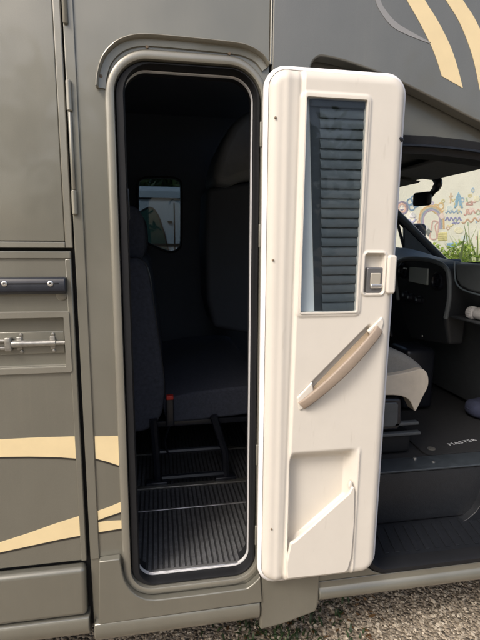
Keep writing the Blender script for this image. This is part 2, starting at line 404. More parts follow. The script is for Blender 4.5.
# ---- rain gutter over the door
gp = [at(x, y) for x, y in ((97.5, 88), (98.5, 76), (103, 61), (111, 50), (124, 41.5), (145, 38), (190, 41.5), (235, 46.3), (250, 50.5), (261, 57.5), (268, 67))]
path = [(p.x, p.z) for p in smooth_path(gp, 5)]
b = BM(); sweep_xz(b, path, [(.003, .0), (.003, -.026), (-.0005, -.030), (-.004, -.026), (-.0045, -.0085), (-.024, -.0065), (-.026, -.0005)])
gut = part('rain_gutter', b, 'frame', smooth=40)
for p in ((147, 46.8), (229.5, 53.5), (101, 76)):
    b = BM(); q = at(*p, -.008); lathe(b, (q.x, -.0072, q.z), [(.005, 0), (.0045, -.0025), (.002, -.003)], 'Y', 10)
    part('gutter_screw', b, 'rust', gut)

# ---- bulged skirt under the door
def yb(bm, o, f):
    for v in bm.verts: pass
gro = [(98.8, 559.5), (121.5, 556), (123.5, 567), (126.5, 578.5), (132.5, 587.5), (140.5, 593.8), (152, 597), (170, 595.8), (240, 587), (252, 583.4), (262, 574)]
gro = [(p.x-1.6, p.y+1.2) for p in smooth_path([(x, y, 0) for x, y in gro[1:]], 4)]
b = BM(); sweep_xz(b, xz([(98.8, 559.5)]+gro, -.004), [(-.006, -.0035), (.003, -.0035), (.003, -.0005), (-.006, -.0005)]); part('skirt_groove', b, 'black')
pts = xz([(98.5, 625), (98.8, 562)]+[(x, y+1.9) for x, y in gro]+[(262.5, 602.5)], -.03)
b = BM(); prism(b, pts, -.030, .0); sk = part('lower_skirt', b, 'paint', bevel=.008, seg=3)
p0 = at(98, 625, -.03).z; p1 = at(262, 603, -.03).z
b = BM()
prof = [(-.0235, 0), (-.027, -.004), (-.030, -.014), (-.033, -.03), (-.031, -.05), (-.020, -.070), (.01, -.09), (.06, -.098), (.06, 0)]
loft(b, [[(XS+.008, y, p0+z) for y, z in prof], [(.05, y, (p0+p1)/2+z) for y, z in prof], [(.352, y, p1+z) for y, z in prof]], True, True)
part('sill_moulding', b, 'paint', bevel=.004)
b = BM()
loft(b, [[(-2.3, y-.004, .372+z) for y, z in prof], [(XS-.006, y-.004, .372+z) for y, z in prof]], True, True)
part('sill_moulding', b, 'paint', bevel=.004)
# panel joining the skirt to the cab sill
b = BM()
q = [(.354, .56), (.354, .215), (.45, .228), (.575, .262), (.585, .30), (.585, .56)]
prism(b, q, -.022, .012); part('corner_panel', b, 'paint', bevel=.010, seg=3)

# ---- cab side: sill under the cab door
b = BM()
prof = [(.0, .56), (-.004, .50), (-.004, .385), (-.006, .352), (-.016, .340), (-.020, .330), (-.020, .318), (-.008, .300), (.02, .288), (.07, .283), (.07, .56)]
out = xz([(300, 400), (371.5, 400), (372, 544), (375, 552.5), (382, 559), (392, 564.2), (405, 566.5), (420, 567), (450, 564.5), (484, 560.5)], 0)
xa = out[1][0]
b2 = BM()
# sill as profile swept along x
loft(b2, [[(.588, y, min(z, .377)) for y, z in prof], [(2.9, y, min(z, .377)) for y, z in prof]], True, True)
part('cab_sill', b2, 'paint', bevel=.003, seg=2)
# rear pillar of the cab with the rounded lower corner of the door opening
AP = [(xa, 1.2), (xa+.001, .47), (xa+.004, .445), (xa+.018, .415), (xa+.045, .394), (xa+.08, .3775)]
b = BM(); prism(b, [(.588, 2.1), (.588, .3775)]+AP[::-1]+[(xa, 2.1)], -.003, .05); part('cab_pillar', b, 'paint', bevel=.003)
# black seal round the cab door opening
b = BM()
sp = [(xa+.004, 2.0)]+[(x+.004, z+.004) for x, z in AP]+[(1.5, .381), (2.4, .381)]
sweep_xz(b, sp, [(-.001, -.004), (.006, -.012), (.020, -.012), (.026, .0), (.026, .05), (-.001, .05)])
part('cab_door_seal', b, 'rubber')

# ---- overcab moulding with its arched lower edge
arc = [(309, 84), (311, 66), (318, 57.5), (328, 57.8), (345, 62), (365, 68.5), (385, 76), (405, 85), (425, 95), (445, 105), (465, 115.5), (485, 125.5), (510, 140)]
A = [at(*p) for p in arc]; A = [(p.x, p.z) for p in smooth_path(A, 4)]
A = [p for p in A if p[0] < 1.35]
xe = A[-1][0]
poly = [(XR+.003, 2.78), (XR+.003, 2.00), (A[0][0], 2.00)]+A+[(xe+.9, A[-1][1]-.30), (xe+.9, 2.78)]
b = BM(); prism(b, poly, -.004, .05); oc = part('overcab_panel', b, 'paint_dark', bevel=.006, seg=3)
b = BM(); holed(b, [(XR+.003, 2.2), (XR+.003, .56), (.588, .56), (.588, 2.2)], [], .004, .05); part('cab_joint_panel', b, 'paint_dark', bevel=.002)
# cab side above the door, set back behind that arch
cs = [(.46, 2.4), (.46, 1.95)]+[(p[0], p[1]) for p in xz([(395, 139), (430, 140), (484, 146)], .06)]+[(2.4, 1.9), (2.4, 2.4)]
b = BM(); prism(b, cs, .052, .09); part('cab_side', b, 'paint_dark', bevel=.003)
b = BM()
top = xz([(385, 136.5), (400, 136.6), (430, 138), (460, 141.5), (490, 146), (540, 156)], .05)
sweep_xz(b, top, [(.002, .03), (-.002, .022), (-.03, .024), (-.035, .03), (-.058, .036), (-.06, .12), (.002, .12)]); part('cab_door_header', b, 'rubber')
b = BM()
hd2 = xz([(385, 147), (400, 147), (430, 148.6), (460, 152), (490, 156.5), (540, 167)], .07)
sweep_xz(b, hd2, [(.003, .019), (.0, .012), (-.006, .012), (-.008, .02)]); part('header_lip', b, 'plastic')
# stripes on the overcab
def ocs(pts, m='cream_stripe', name='cream_stripe'):
    b = BM(); y = -.0054
    P = [at(*p, y) for p in pts]
    prism(b, [(p.x, p.z) for p in P], y, y+.0013); part(name, b, m, oc, smooth=0)
def ribbon(left, right, sub=5):
    l = smooth_path([(x, y, 0) for x, y in left], sub); r_ = smooth_path([(x, y, 0) for x, y in right], sub)
    return [(p.x, p.y) for p in l]+[(p.x, p.y) for p in r_[::-1]]
ocs(ribbon([(396, -22), (407, 0), (419, 21), (431, 45), (437, 60), (442, 76)], [(414, -22), (425, 0), (438, 21), (450, 45), (457, 65), (463, 88)]))
ocs(ribbon([(432, -22), (446, 0), (459, 21), (469, 45), (475, 65), (480, 90)], [(450, -22), (463, 0), (474, 17), (483, 36), (490, 58), (496, 90)]))
ocs(ribbon([(372, -22), (375.5, 0), (382, 14), (393, 27), (408, 35), (430, 43.5)], [(377, -22), (380.5, 0), (388, 13), (398, 23.5), (412, 32), (431, 42.5)]), 'swoosh', 'pale_swoosh')  # narrow pale grey streak curving over the panel, tapering to its end
# vertical joint profile at the overcab seam
b = BM(); lathe(b, (XR, -.003, 0), [(.0035, 2.22), (.0035, 2.78)], n=8); part('seam_bead', b, 'frame')

# ---- the rest of the shell
W = 2.25
b = BM(); box(b, -2.3, 1.0, .03, W, 2.72, 2.80); box(b, .8, 2.55, .05, 2.1, 2.30, 2.38); part('roof', b, 'paint', bevel=.01)
b = BM(); box(b, -2.33, -2.3, 0, W, .3, 2.8); part('rear_wall', b, 'paint')
win = xz([(145, 178), (160, 177.6), (172, 178), (178, 180), (181, 186), (181.3, 215), (181, 242), (178.5, 248.5), (172, 251.8), (163, 249.8), (152, 245), (144, 241.3), (139.5, 237), (138.2, 231), (138, 208), (138.2, 185), (140, 180)], W-.05); win = smooth_path([(x, z, 0) for x, z in win+win[:1]], 4)[:-1]; win = [(p.x, p.y) for p in win]
b = BM(); holed(b, [(-2.3, .3), (1.0, .3), (1.0, 2.75), (-2.3, 2.75)], [win], W-.05, W); lw = part('far_wall', b, 'navy', smooth=20)
b = BM(); sweep_xz(b, win, [(-.004, W-.06), (.010, W-.062), (.012, W-.049), (.0, W+.004), (-.008, W-.03)], closed=True); wf = part('far_window', b, 'rubber')
b = BM(); prism(b, [(x, z) for x, z in win], W-.028, W-.024); part('window_pane', b, 'glass_grey', wf, smooth=0)
b = BM(); box(b, -2.3, .74, .068, W-.051, .365, .449); part('floor', b, 'mat_ribs2')
b = BM(); box(b, .30, .98, 1.0, W-.051, .467, 2.72); 
bmesh.ops.delete(b, geom=list(b.verts), context='VERTS')
# bulkhead behind the rear bench
b = BM(); box(b, -.32, -.30, .031, W-.051, .450, 2.719); part('bulkhead', b, 'navy')
b = BM(); box(b, -.30, 1.0, .031, W-.051, 2.60, 2.70); part('ceiling', b, 'navy')
b = BM(); box(b, .60, .64, .06, .62, .450, 2.6); part('partition', b, 'navy')
b = BM(); box(b, -.299, TR[0]-.006, .033, .06, .450, 2.6); box(b, TR[1]+.006, .62, .055, .075, .450, 2.6); box(b, .62, 1.0, .095, .11, 2.12, 2.6); box(b, TR[0]-.006, TR[1]+.006, .033, .06, TR[3]+.006, 2.6); part('wall_lining', b, 'navy')

# ---- doorway flooring
zf = .449
b = BM(); box(b, -.22, .46, .062, .462, zf+.0005, zf+.006, .002); part('entry_mat', b, 'mat_ribs')
b = BM(); box(b, -.22, .46, .463, .473, zf+.0005, zf+.008, .002); part('floor_strip', b, 'alu')
b = BM(); box(b, TR[0]+.015, TR[1]-.015, .050, .066, zf-.004, zf+.0075, .002); part('threshold_strip', b, 'alu')
for y in (.66, 1.05):
    b = BM(); box(b, -.2, .52, y, y+.032, zf+.0005, zf+.010, .002)
    part('seat_rail', b, 'steel')

# ---- rear bench
bench = empty('rear_bench', (0, 0, 0), MOTOR)
SY0, SY1 = .74, 2.12
b = BM()
cp = [(.01, .885), (.03, .78), (.10, .765), (.50, .79), (.56, .83), (.575, .885), (.54, .925), (.42, .935), (.18, .918)]
prism(b, [(p.x, p.y) for p in (smooth_path([(x, z, 0) for x, z in cp+cp[:1]], 3)[:-1])], SY0, SY1); part('bench_seat', b, 'fabric2', bench, bevel=.03, seg=4, smooth=60)
sidep = [(118, 262), (136, 258), (147, 268), (153, 300), (158, 335), (163, 370), (164.5, 395), (161, 415), (150, 428), (132, 432), (112, 430), (108, 330)]
sb = [at(*p, SY0) for p in sidep]; sb = smooth_path([(p.x, p.z, 0) for p in sb+sb[:1]], 3)[:-1]
b = BM(); prism(b, [(p.x, p.y) for p in sb], SY0-.02, SY0+.52); part('bench_backrest', b, 'fabric', bench, bevel=.045, seg=5, smooth=60)
b = BM(); prism(b, [(p.x, p.y) for p in sb], SY0+.56, SY1); part('bench_backrest', b, 'fabric', bench, bevel=.045, seg=5, smooth=60)
bbk = [o_ for o_ in bench.children if o_.name.startswith('bench_backrest')][0]
b = BM(); tube(b, [(p.x*.985+.0, SY0+.028, p.y) for p in sb[2:-6]], .0045, 6); obj('piping', b, 'plastic', bench)
hp = [at(*p, SY0+.14) for p in ((119, 214), (126, 206), (135, 207), (142, 215), (145, 235), (144, 252), (139, 260), (122, 261), (117, 240))]
hp = smooth_path([(p.x, p.z, 0) for p in hp+hp[:1]], 3)[:-1]
for k in (0, .72):
    b = BM(); prism(b, [(p.x, p.y) for p in hp], SY0+.10+k, SY0+.38+k); part('headrest', b, 'fabric', bench, bevel=.04, seg=5, smooth=60)
for x0 in (-.02, .33):
    for y in (SY0-.03, 1.95):
        b = BM(); tp = (x0-.015, y, .80) if x0 < .1 else (x0-.065, y, .80)
        tube(b, [tp, (x0-.005, y, .60), (x0, y, zf+.02)], .02, 8); box(b, x0-.06, x0+.05, y-.03, y+.03, zf+.001, zf+.025, .006)
        part('bench_leg', b, 'plastic', bench)
b = BM(); tube(b, [(-.01, SY0-.02, .62), (.30, SY0-.02, .62)], .014, 8); tube(b, [(0, SY0-.03, zf+.035), (.32, SY0-.03, zf+.035)], .016, 8); box(b, -.06, .50, SY0+.02, SY1-.02, .735, .765, .005)
part('bench_frame', b, 'plastic', bench)
q = at(170, 398, SY0-.03)
b = BM(); box(b, q.x-.022, q.x+.018, SY0-.055, SY0-.025, q.z-.14, q.z+.005, .006)
bk = part('belt_buckle', b, 'plastic', bench)
b = BM(); box(b, q.x-.018, q.x+.016, SY0-.062, SY0-.03, q.z+.0, q.z+.020, .003); part('buckle_button', b, 'red', bench)
b = BM(); tube(b, smooth_path([(q.x, SY0-.04, q.z-.13), (q.x-.03, SY0-.05, q.z-.22), (q.x-.01, SY0-.03, q.z-.30)], 5), .012, 8, sx=.4); part('belt_strap', b, 'plastic', bench)

# ---- overhead moulding seen through the doorway
b = BM()
om = xz([(256, 112), (240, 119), (228, 130), (218, 150), (212, 170), (210, 186), (226, 188), (240, 182), (262, 178)], 1.5)
prism(b, om+[(.75, om[-1][1]), (.75, om[0][1])], 1.35, 1.9); part('overhead_moulding', b, 'beige_in', bevel=.05, seg=5, smooth=60)
M['cab_panel'] = mat('slate_blue_panel', (.06, .07, .088), .75, noise=.06)
p_ = xz([(207, 188), (205, 240), (207, 300), (214, 328), (260, 336), (262, 180)], 1.5)
b = BM(); prism(b, p_, 1.5, 1.95); part('cab_side_panel', b, 'cab_panel', bevel=.03, seg=4, smooth=60)

# ================================================================== entrance door
LY = -.085
X0, Z0, LW, LH = .346, .459, .442, 1.728
def lx(u, v): return X0 + u*(.965+.035*v/LH)
def uv(px, py, y=LY):
    p = at(px, py, y); v = p.z-Z0; return (p.x-X0)/(.965+.035*v/LH), v
def sst(x): x = np.clip(x, 0, 1); return x*x*(3-2*x)
NU, NV = 180, 660
RC = .055
us = np.linspace(0, 1, NU); vs = np.linspace(0, LH, NV)
vs = RC*0+LH*(.5-.5*np.cos(np.pi*np.linspace(0, 1, NV)))*.25+vs*.75
def inset(v):
    d = np.minimum(v, LH-v); e = np.clip(RC-d, 0, RC); return RC-np.sqrt(np.maximum(RC*RC-e*e, 0))
V = np.repeat(vs[:, None], NU, 1); INS = inset(V)
U = INS + us[None, :]*(LW-2*INS)
def sd(u, v, x0, x1, z0, z1, r):
    cx, cz = (x0+x1)/2, (z0+z1)/2; qx = np.abs(u-cx)-(x1-x0)/2+r; qz = np.abs(v-cz)-(z1-z0)/2+r
    return np.hypot(np.maximum(qx, 0), np.maximum(qz, 0))+np.minimum(np.maximum(qx, qz), 0)-r
d = -sd(U, V, 0, LW, 0, LH, RC)
ER = .034
H = -(ER-np.sqrt(np.maximum(ER*ER-np.clip(ER-d, 0, ER)**2, 0)))*.8
crease = .082+.020*V/LH
H += .007*sst((U-crease)/.008) - .003*np.exp(-((U-crease+.004)/.006)**2)
H += .003*np.exp(-((U-.055)/.012)**2)
# window bay
wx0, wv1 = uv(306, 97); wx1, _ = uv(368.5, 99); _, wv0 = uv(354, 311.5)
wx0b, _ = uv(298.5, 311.5); wx0 = (wx0+wx0b)/2; wx1 = (wx1+uv(353.5, 311.5)[0])/2
dw = sd(U, V, wx0, wx1, wv0, wv1, .006)
H += .0045*sst((.020-dw)/.012)
H -= .034*sst((.0-dw)/.004)
# latch cup
c0, c1 = uv(363, 270)[0], uv(383.5, 270)[0]; l0, l1 = uv(372, 294)[1], uv(372, 253)[1]
dl = sd(U, V, c0, c1, l0, l1, .012)
H += .005*sst((.010-dl)/.008); H -= .026*sst((-dl)/.007)
# pocket
pl, pr_ = uv(288.5, 500)[0], uv(353.5, 500)[0]; ptop = (uv(292, 454)[1]+uv(352, 447)[1])/2
da, db = uv(290, 541), uv(352, 487)
diag = da[1]+(U-da[0])*(db[1]-da[1])/(db[0]-da[0])
mask = sst((U-pl+.004)/.022)*sst((pr_-U+.004)/.034)*sst((ptop+.006-V)/.055)*sst((V-diag+.05)/.02)
H -= .050*mask
H += .004*np.exp(-((U-pr_-.008)/.006)**2)*sst((ptop+.01-V)/.03)
# slanting grip recess
ga, gb = uv(300, 404), uv(377, 326)
gx, gz = gb[0]-ga[0], gb[1]-ga[1]; gl = math.hypot(gx, gz); tx, tz = gx/gl, gz/gl
s_ = (U-ga[0])*tx+(V-ga[1])*tz; n_ = -(U-ga[0])*tz+(V-ga[1])*tx
gm = sst((s_-.015)/.02)*sst((gl-.012-s_)/.02)*sst((n_+.022)/.012)*sst((.030-n_)/.008)
H -= .020*gm
Yg = LY - H
verts = np.stack([X0+U*(.965+.035*V/LH), Yg, Z0+V], -1).reshape(-1, 3)
idx = np.arange(NU*NV).reshape(NV, NU)
faces = np.stack([idx[:-1, :-1], idx[:-1, 1:], idx[1:, 1:], idx[1:, :-1]], -1).reshape(-1, 4).tolist()
# side walls back to the outer skin
per = list(idx[0, :])+list(idx[1:, -1])+list(idx[-1, -2::-1])+list(idx[-2:0, 0])
base = len(verts); back = verts[per].copy(); back[:, 1] = -.034
verts = np.vstack([verts, back]); n = len(per)
faces += [[per[i], base+i, base+(i+1) % n, per[(i+1) % n]] for i in range(n)]
faces.append([base+i for i in range(n)])
me = bpy.data.meshes.new('entrance_door'); me.from_pydata(verts.tolist(), [], faces); me.materials.append(M['cream'])
for p in me.polygons: p.use_smooth = True
me.set_sharp_from_angle(angle=R(70))
DOOR = bpy.data.objects.new('entrance_door', me); COL.objects.link(DOOR); DOOR.parent = MOTOR
DOOR['label'] = 'open cream side door seen from its inner face'
def dpart(name, bm, m, **k): return obj(name, bm, m, DOOR, **k)
def LP(px, py, h=0.0):     # point on the door face, h metres out
    p = at(px, py, LY-h); return Vector((p.x, LY-h, p.z))
# outer skin and white seal
b = BM()
prism(b, [(lx(u, v-Z0), v) for u, v in [(x, z) for x, z in rr(-.001, LW+.001, Z0-.001, Z0+LH+.001, RC+.001, 8)]], -.0345, -.020); dpart('outer_skin', b, 'paint', bevel=.004)
b = BM()
ol = [(lx(u, z-Z0), z) for u, z in rr(-.004, LW+.003, Z0-.003, Z0+LH+.004, RC+.004, 10)]
sweep_xz(b, ol, [(-.004, -.036), (-.009, -.046), (-.008, -.060), (.003, -.066), (.007, -.050), (.006, -.036)], closed=True); dpart('edge_seal', b, 'seal', smooth=80)
# window: frame, pale cassette, guide, pleats, pane
def du(u, v, y): return (lx(u, v), y, Z0+v)
b = BM()
wo = rr(wx0-.004, wx1+.004, wv0-.004, wv1+.004, .009, 5); wi = rr(wx0+.003, wx1-.003, wv0+.003, wv1-.003, .004, 5)
loft(b, [[du(u, v, LY-.009) for u, v in wo], [du(u, v, LY-.0145) for u, v in rr(wx0-.003, wx1+.003, wv0-.003, wv1+.003, .008, 5)], [du(u, v, LY-.0145) for u, v in rr(wx0+.001, wx1-.001, wv0+.001, wv1-.001, .006, 5)], [du(u, v, LY+.020) for u, v in wi]]); dpart('window_frame', b, 'cream', smooth=50)
b = BM(); ww = wx1-wx0; wh = wv1-wv0
loft(b, [[du(u, v, LY+.0195) for u, v in ((wx0, wv0), (wx1, wv0), (wx1, wv1), (wx0, wv1))], [du(u, v, LY+.016) for u, v in ((wx0, wv0), (wx1, wv0), (wx1, wv1), (wx0, wv1))]], True, True); dpart('blind_cassette', b, 'blindbox')
M['guide'] = mat('dark_blind_guide', (.03, .036, .043), .5)
M['pleat'] = mat('pleated_blind', (.075, .088, .096), .6, noise=.12, nscale=60)
b = BM()
ga_ = [(wx0+.09*ww, wv1-.003), (wx0+.262*ww, wv1-.003), (wx0+.455*ww, wv0+.003), (wx0+.29*ww, wv0+.003)]
loft(b, [[du(u, v, LY+.0155) for u, v in ga_], [du(u, v, LY+.011) for u, v in ga_]], True, True); dpart('blind_guide', b, 'guide')
b = BM(); NP = 21; rows = []
for k in range(NP):
    for ph, yy in ((.0, LY+.0105), (.10, LY+.0085), (.50, LY+.0055), (.86, LY+.0035), (.97, LY+.0045)):
        t = (k+ph)/NP; v = wv0+.002+(1-t)*(wh-.026)
        ul = wx0+(.25+.17*t)*ww
        rows.append([du(ul+(wx1-.002-ul)*j/4, v-.0012*(1-j/4), yy) for j in range(5)])
loft(b, rows, closed=False); dpart('pleated_blind', b, 'pleat', smooth=28)
b = BM()
bx = ((wx0+.10*ww, wv1-.024), (wx1-.002, wv1-.024), (wx1-.002, wv1-.004), (wx0+.10*ww, wv1-.004))
loft(b, [[du(u, v, LY+.0155) for u, v in bx], [du(u, v, LY+.001) for u, v in bx]], True, True); dpart('blind_rail', b, 'guide', bevel=.003)
b = BM(); gpn = ((wx0, wv0), (wx1, wv0), (wx1, wv1), (wx0, wv1)); loft(b, [[du(u, v, LY-.007) for u, v in gpn], [du(u, v, LY-.004) for u, v in gpn]], True, True); dpart('window_pane', b, 'glass_dark', smooth=0)
# latch
M['latch_grey'] = mat('latch_grey', (.19, .19, .195), .35, .5)
M['latch_flap'] = mat('latch_flap', (.46, .43, .36), .35, .25)
def face_rr(pxa, pxb, pya, pyb, r, y0, y1, n=5):
    a = LP(pxa, (pya+pyb)/2); c = LP(pxb, (pya+pyb)/2); t = LP((pxa+pxb)/2, pya); e = LP((pxa+pxb)/2, pyb)
    return [(x, z) for x, z in rr(a.x, c.x, e.z, t.z, r, n)]
b = BM(); prism(b, face_rr(366.5, 382.6, 267.5, 293, .006, 0, 0), LY+.016, LY-.002); lp = dpart('latch_plate', b, 'latch_grey', bevel=.003)
b = BM(); prism(b, face_rr(369.8, 379.8, 273, 286.5, .004, 0, 0), LY-.0025, LY-.007); dpart('latch_flap', b, 'latch_flap', bevel=.0025)
b = BM(); prism(b, face_rr(369.6, 380.8, 284, 288, .003, 0, 0), LY-.0025, LY-.011); dpart('latch_lever', b, 'screw', bevel=.003)
b = BM(); prism(b, face_rr(385.5, 394.2, 255, 293.5, .010, 0, 0), -.055, LY-.017); dpart('latch_housing', b, 'cream', bevel=.007, seg=4)
# grip
b = BM(); rings = []
N = 26
ea, eb = LP(300.5, 405, .004), LP(378.5, 328, .004)
for i in range(N+1):
    t = i/N; p = ea.lerp(eb, t); h = .004+.026*math.sin(math.pi*t)**.6
    dirv = (eb-ea).normalized(); nrm = Vector((-dirv.z, 0, dirv.x))
    sag = -.004*math.sin(math.pi*t)
    wd = .019-.003*abs(t-.5)*2; c = p+nrm*sag; c.y = LY-.007-h
    th = .007
    ring = []
    for k in range(12):
        a = 2*math.pi*k/12; ca, sa = math.cos(a), math.sin(a)
        ring.append(c+nrm*(math.copysign(abs(ca)**.5, ca)*wd)+Vector((0, -1, 0))*(math.copysign(abs(sa)**.5, sa)*th))
    rings.append(ring)
loft(b, rings, True, True); dpart('grab_handle', b, 'tan', smooth=60)
b = BM()
rp = [LP(*p) for p in ((309, 393), (366, 334), (372, 331), (371, 341), (318, 392), (311, 397))]
prism(b, [(p.x, p.z) for p in rp], LY+.010, LY+.006); dpart('grip_recess', b, 'tan2', bevel=.001)
for pts in (((296, 397), (311, 381), (313, 392), (308, 404), (299, 409.5)), ((366, 331), (381, 316), (382.5, 322), (380, 331), (372, 337))):
    b = BM(); q = [LP(*p) for p in pts]; prism(b, [(p.x, p.z) for p in q], LY+.002, LY-.013)
    dpart('grip_mount', b, 'cream', bevel=.004, seg=3)
# pocket front
b = BM()
fr_ = [LP(*p) for p in ((289.3, 541), (294, 538.5), (347.5, 491), (350, 485.5), (352, 484.5), (353, 489), (352.5, 520), (350, 553), (346.5, 566), (343, 569.5), (310, 573), (286, 575.5), (285.5, 560))]
prism(b, [(p.x, p.z) for p in fr_], LY-.003, LY-.0185); dpart('door_pocket', b, 'cream', bevel=.0075, seg=5, smooth=60)
b = BM()
q = [LP(*p) for p in ((349.2, 479.5), (351.5, 481), (352, 487), (349, 489.5), (347.5, 486))]
prism(b, [(p.x, p.z) for p in q], LY+.006, LY-.012); dpart('pocket_catch', b, 'cream', bevel=.003)
# strikers, screws
for p in ((400.5, 139.5), (372.5, 491.5)):
    q = at(*p, -.08); b = BM(); tube(b, smooth_path([(q.x-.016, -.074, q.z), (q.x-.004, -.084, q.z+.002), (q.x+.006, -.082, q.z-.003)], 4), .006, 8); box(b, q.x-.014, q.x-.004, -.080, -.050, q.z-.010, q.z+.002, .002); dpart('striker_pin', b, 'plastic')
for p in ((275, 118), (272.5, 260), (271, 528), (339, 80)):
    b = BM(); q = LP(*p, -.006); lathe(b, (q.x, LY-.0015, q.z), [(.0035, 0.004), (.0035, -.001), (.002, -.002)], 'Y', 10)
    dpart('cover_screw', b, 'rust')
for py in (136, 236, 452, 531):
    z = at(264, py).z; b = BM()
    box(b, .330, .352, -.024, -.016, z-.038, z+.038, .002); lathe(b, (.348, -.026, z), [(.006, -.038), (.006, .038)], n=12); box(b, .347, .356, -.040, -.018, z-.036, z+.036, .002)
    dpart('door_hinge', b, 'frame')

# ================================================================== cab interior
cab = empty('cab_interior', (0, 0, 0), MOTOR)
def cpart(name, bm, m, **k): return obj(name, bm, m, cab, **k)
ZT, YT, ZC = .402, .285, .648
b = BM(); box(b, xa-.02, 2.3, .052, YT+.02, ZT-.03, ZT); ct = cpart('step_tread', b, 'step', bevel=.004)
b = BM()
for i in range(14):
    x = .90+i*.046; prism_z(b, [(x, .075), (x+.02, .075), (x+.055, .245), (x+.035, .245)], ZT+.0005, ZT+.004)
cpart('tread_ribs', b, 'step', bevel=.001, smooth=0)
b = BM(); prism_y(b, [(YT, ZT-.01), (YT-.02, ZT+.01), (YT-.022, ZT+.035), (YT, ZC-.03), (YT+.005, ZC-.008), (YT+.03, ZC-.008), (YT+.03, ZT-.01)], xa-.02, 2.3); cpart('step_riser', b, 'step', bevel=.004)
fl = [at(*p, YT-.02) for p in ((438, 523.5), (452, 520.5), (463, 515), (471, 508), (477, 499), (484, 484))]
b = BM(); prism(b, [(p.x, p.z) for p in fl]+[(1.54, ZC-.012), (2.29, ZC-.012), (2.29, ZT+.001)], YT-.055, YT+.02); cpart('step_corner', b, 'step', bevel=.02, seg=4, smooth=60)
b = BM(); box(b, xa-.02, xa+.035, .06, YT, ZT+.001, 1.3, .01); cpart('step_side', b, 'step')
b = BM()
for x in (1.22, 1.26): tube(b, smooth_path([(x+.35, YT-.004, ZC-.02), (x+.30, YT-.012, ZC-.14), (x+.18, YT-.024, ZT+.06), (x-.02, YT-.03, ZT+.03)], 6), .006, 6)
b.free()
b = BM(); box(b, xa-.3, 2.4, YT+.004, 2.05, ZC-.05, ZC-.007); cpart('cab_floor', b, 'carpet')
b = BM(); box(b, xa-.02, 2.3, YT-.004, YT+.118, ZC-.0065, ZC+.004, .004); cpart('threshold_plate', b, 'floor_strip')
b = BM()
for p in ((412, 458), (433, 449)):
    q = at(*p, YT+.09); lathe(b, (q.x, YT+.07, ZC+.004), [(.012, 0), (.012, .003), (.006, .004)], 'Z', 12)
b.free()
b = BM(); lathe(b, (atx(413, 460, 1.262).x, .335, ZC+.0035), [(.008, 0), (.008, .004), (.004, .006)], 'Z', 10); cpart('floor_screw', b, 'screw')
# seat
seat = empty('passenger_seat', (0, 0, 0), MOTOR)
def spart(name, bm, m, **k): return obj(name, bm, m, seat, **k)
SY = .40
side = [(340, 382), (372, 378), (395, 374.5), (410, 371.8), (421, 369.2), (426, 371.5), (428.6, 378), (428, 387), (423, 397), (416, 411), (413.5, 408), (409, 400), (400, 396), (385, 395.5), (360, 398), (340, 400)]
sp_ = [Vector((p.x, 0, p.y)) for p in smooth_path([(q_.x, q_.z, 0) for q_ in (at(*p, SY) for p in side+side[:1])], 4)[:-1]]
b = BM(); prism(b, [(p.x, p.z) for p in sp_], SY, SY+.07); spart('seat_bolster', b, 'cream_fabric', bevel=.016, seg=4, smooth=60)
b = BM(); prism(b, [(p.x, p.z) for p in sp_], SY+.46, SY+.53); spart('seat_bolster', b, 'cream_fabric', bevel=.016, seg=4, smooth=60)
top_ = [(p.x, p.z) for p in (at(*q, SY+.08) for q in ((330, 345), (370, 345), (388, 347.5), (400, 351.5), (412, 359), (420, 367), (422, 377), (412, 384), (370, 390), (330, 394)))]
top_ = [(p.x, p.y) for p in smooth_path([(x, z, 0) for x, z in top_+top_[:1]], 3)[:-1]]
b = BM(); prism(b, top_, SY+.035, SY+.495); spart('seat_cushion', b, 'grey_fabric', bevel=.035, seg=5, smooth=60)
bx0 = at(330, 380, SY).x
b = BM(); box(b, bx0-.16, bx0+.02, SY+.0, SY+.5, 1.0, 1.72, .05, 5); spart('seat_backrest', b, 'grey_fabric', smooth=60)
b = BM(); box(b, bx0-.15, bx0-.03, SY+.12, SY+.38, 1.75, 1.95, .05, 5); tube(b, [(bx0-.08, SY+.2, 1.7), (bx0-.08, SY+.2, 1.8)], .008); tube(b, [(bx0-.08, SY+.3, 1.7), (bx0-.08, SY+.3, 1.8)], .008); spart('seat_headrest', b, 'grey_fabric', smooth=60)
pb = [at(*p, SY+.02) for p in ((350, 399), (401, 398.5), (402, 404), (402, 424), (398, 430), (350, 432))]
b = BM(); prism(b, [(p.x, p.z) for p in pb], SY+.02, SY+.48); spart('seat_base', b, 'plastic', bevel=.010, seg=3)
pb2 = [at(*p, SY+.02) for p in ((350, 403), (396, 402), (397.5, 404), (397, 422), (394, 426), (350, 428))]
b = BM(); prism(b, [(p.x, p.z) for p in pb2], SY+.019, SY+.010); spart('base_panel', b, 'dash', bevel=.004)
for ya, xl in ((423, 419), (433, 421)):
    b = BM(); a, c = at(370, ya+6, SY+.02), at(xl, ya, SY+.02); a.z = c.z
    box(b, a.x-.1, c.x, SY+.02, SY+.05, c.z-.009, c.z+.006, .003)
    spart('seat_slider', b, 'dash')
b = BM(); a = at(380, 440, SY+.05); c = at(415, 440, SY+.05); box(b, a.x-.2, c.x-.02, SY+.05, SY+.45, ZC+.002, c.z+.05, .02); spart('seat_pedestal', b, 'rubber')
b = BM(); lathe(b, (at(412.5, 459, SY).x, SY-.02, ZC+.0045), [(.009, 0), (.008, .006), (.004, .008)], 'Z', 10); spart('seat_bolt', b, 'screw')
# driver's seat beyond
b = BM(); box(b, .95, 1.05, 1.40, 1.88, 1.05, 1.7, .05, 4); box(b, .95, 1.3, 1.40, 1.88, .98, 1.12, .05, 4); box(b, 1.0, 1.28, 1.45, 1.83, .66, .97, .02); part('driver_seat', b, 'grey_fabric', smooth=60)

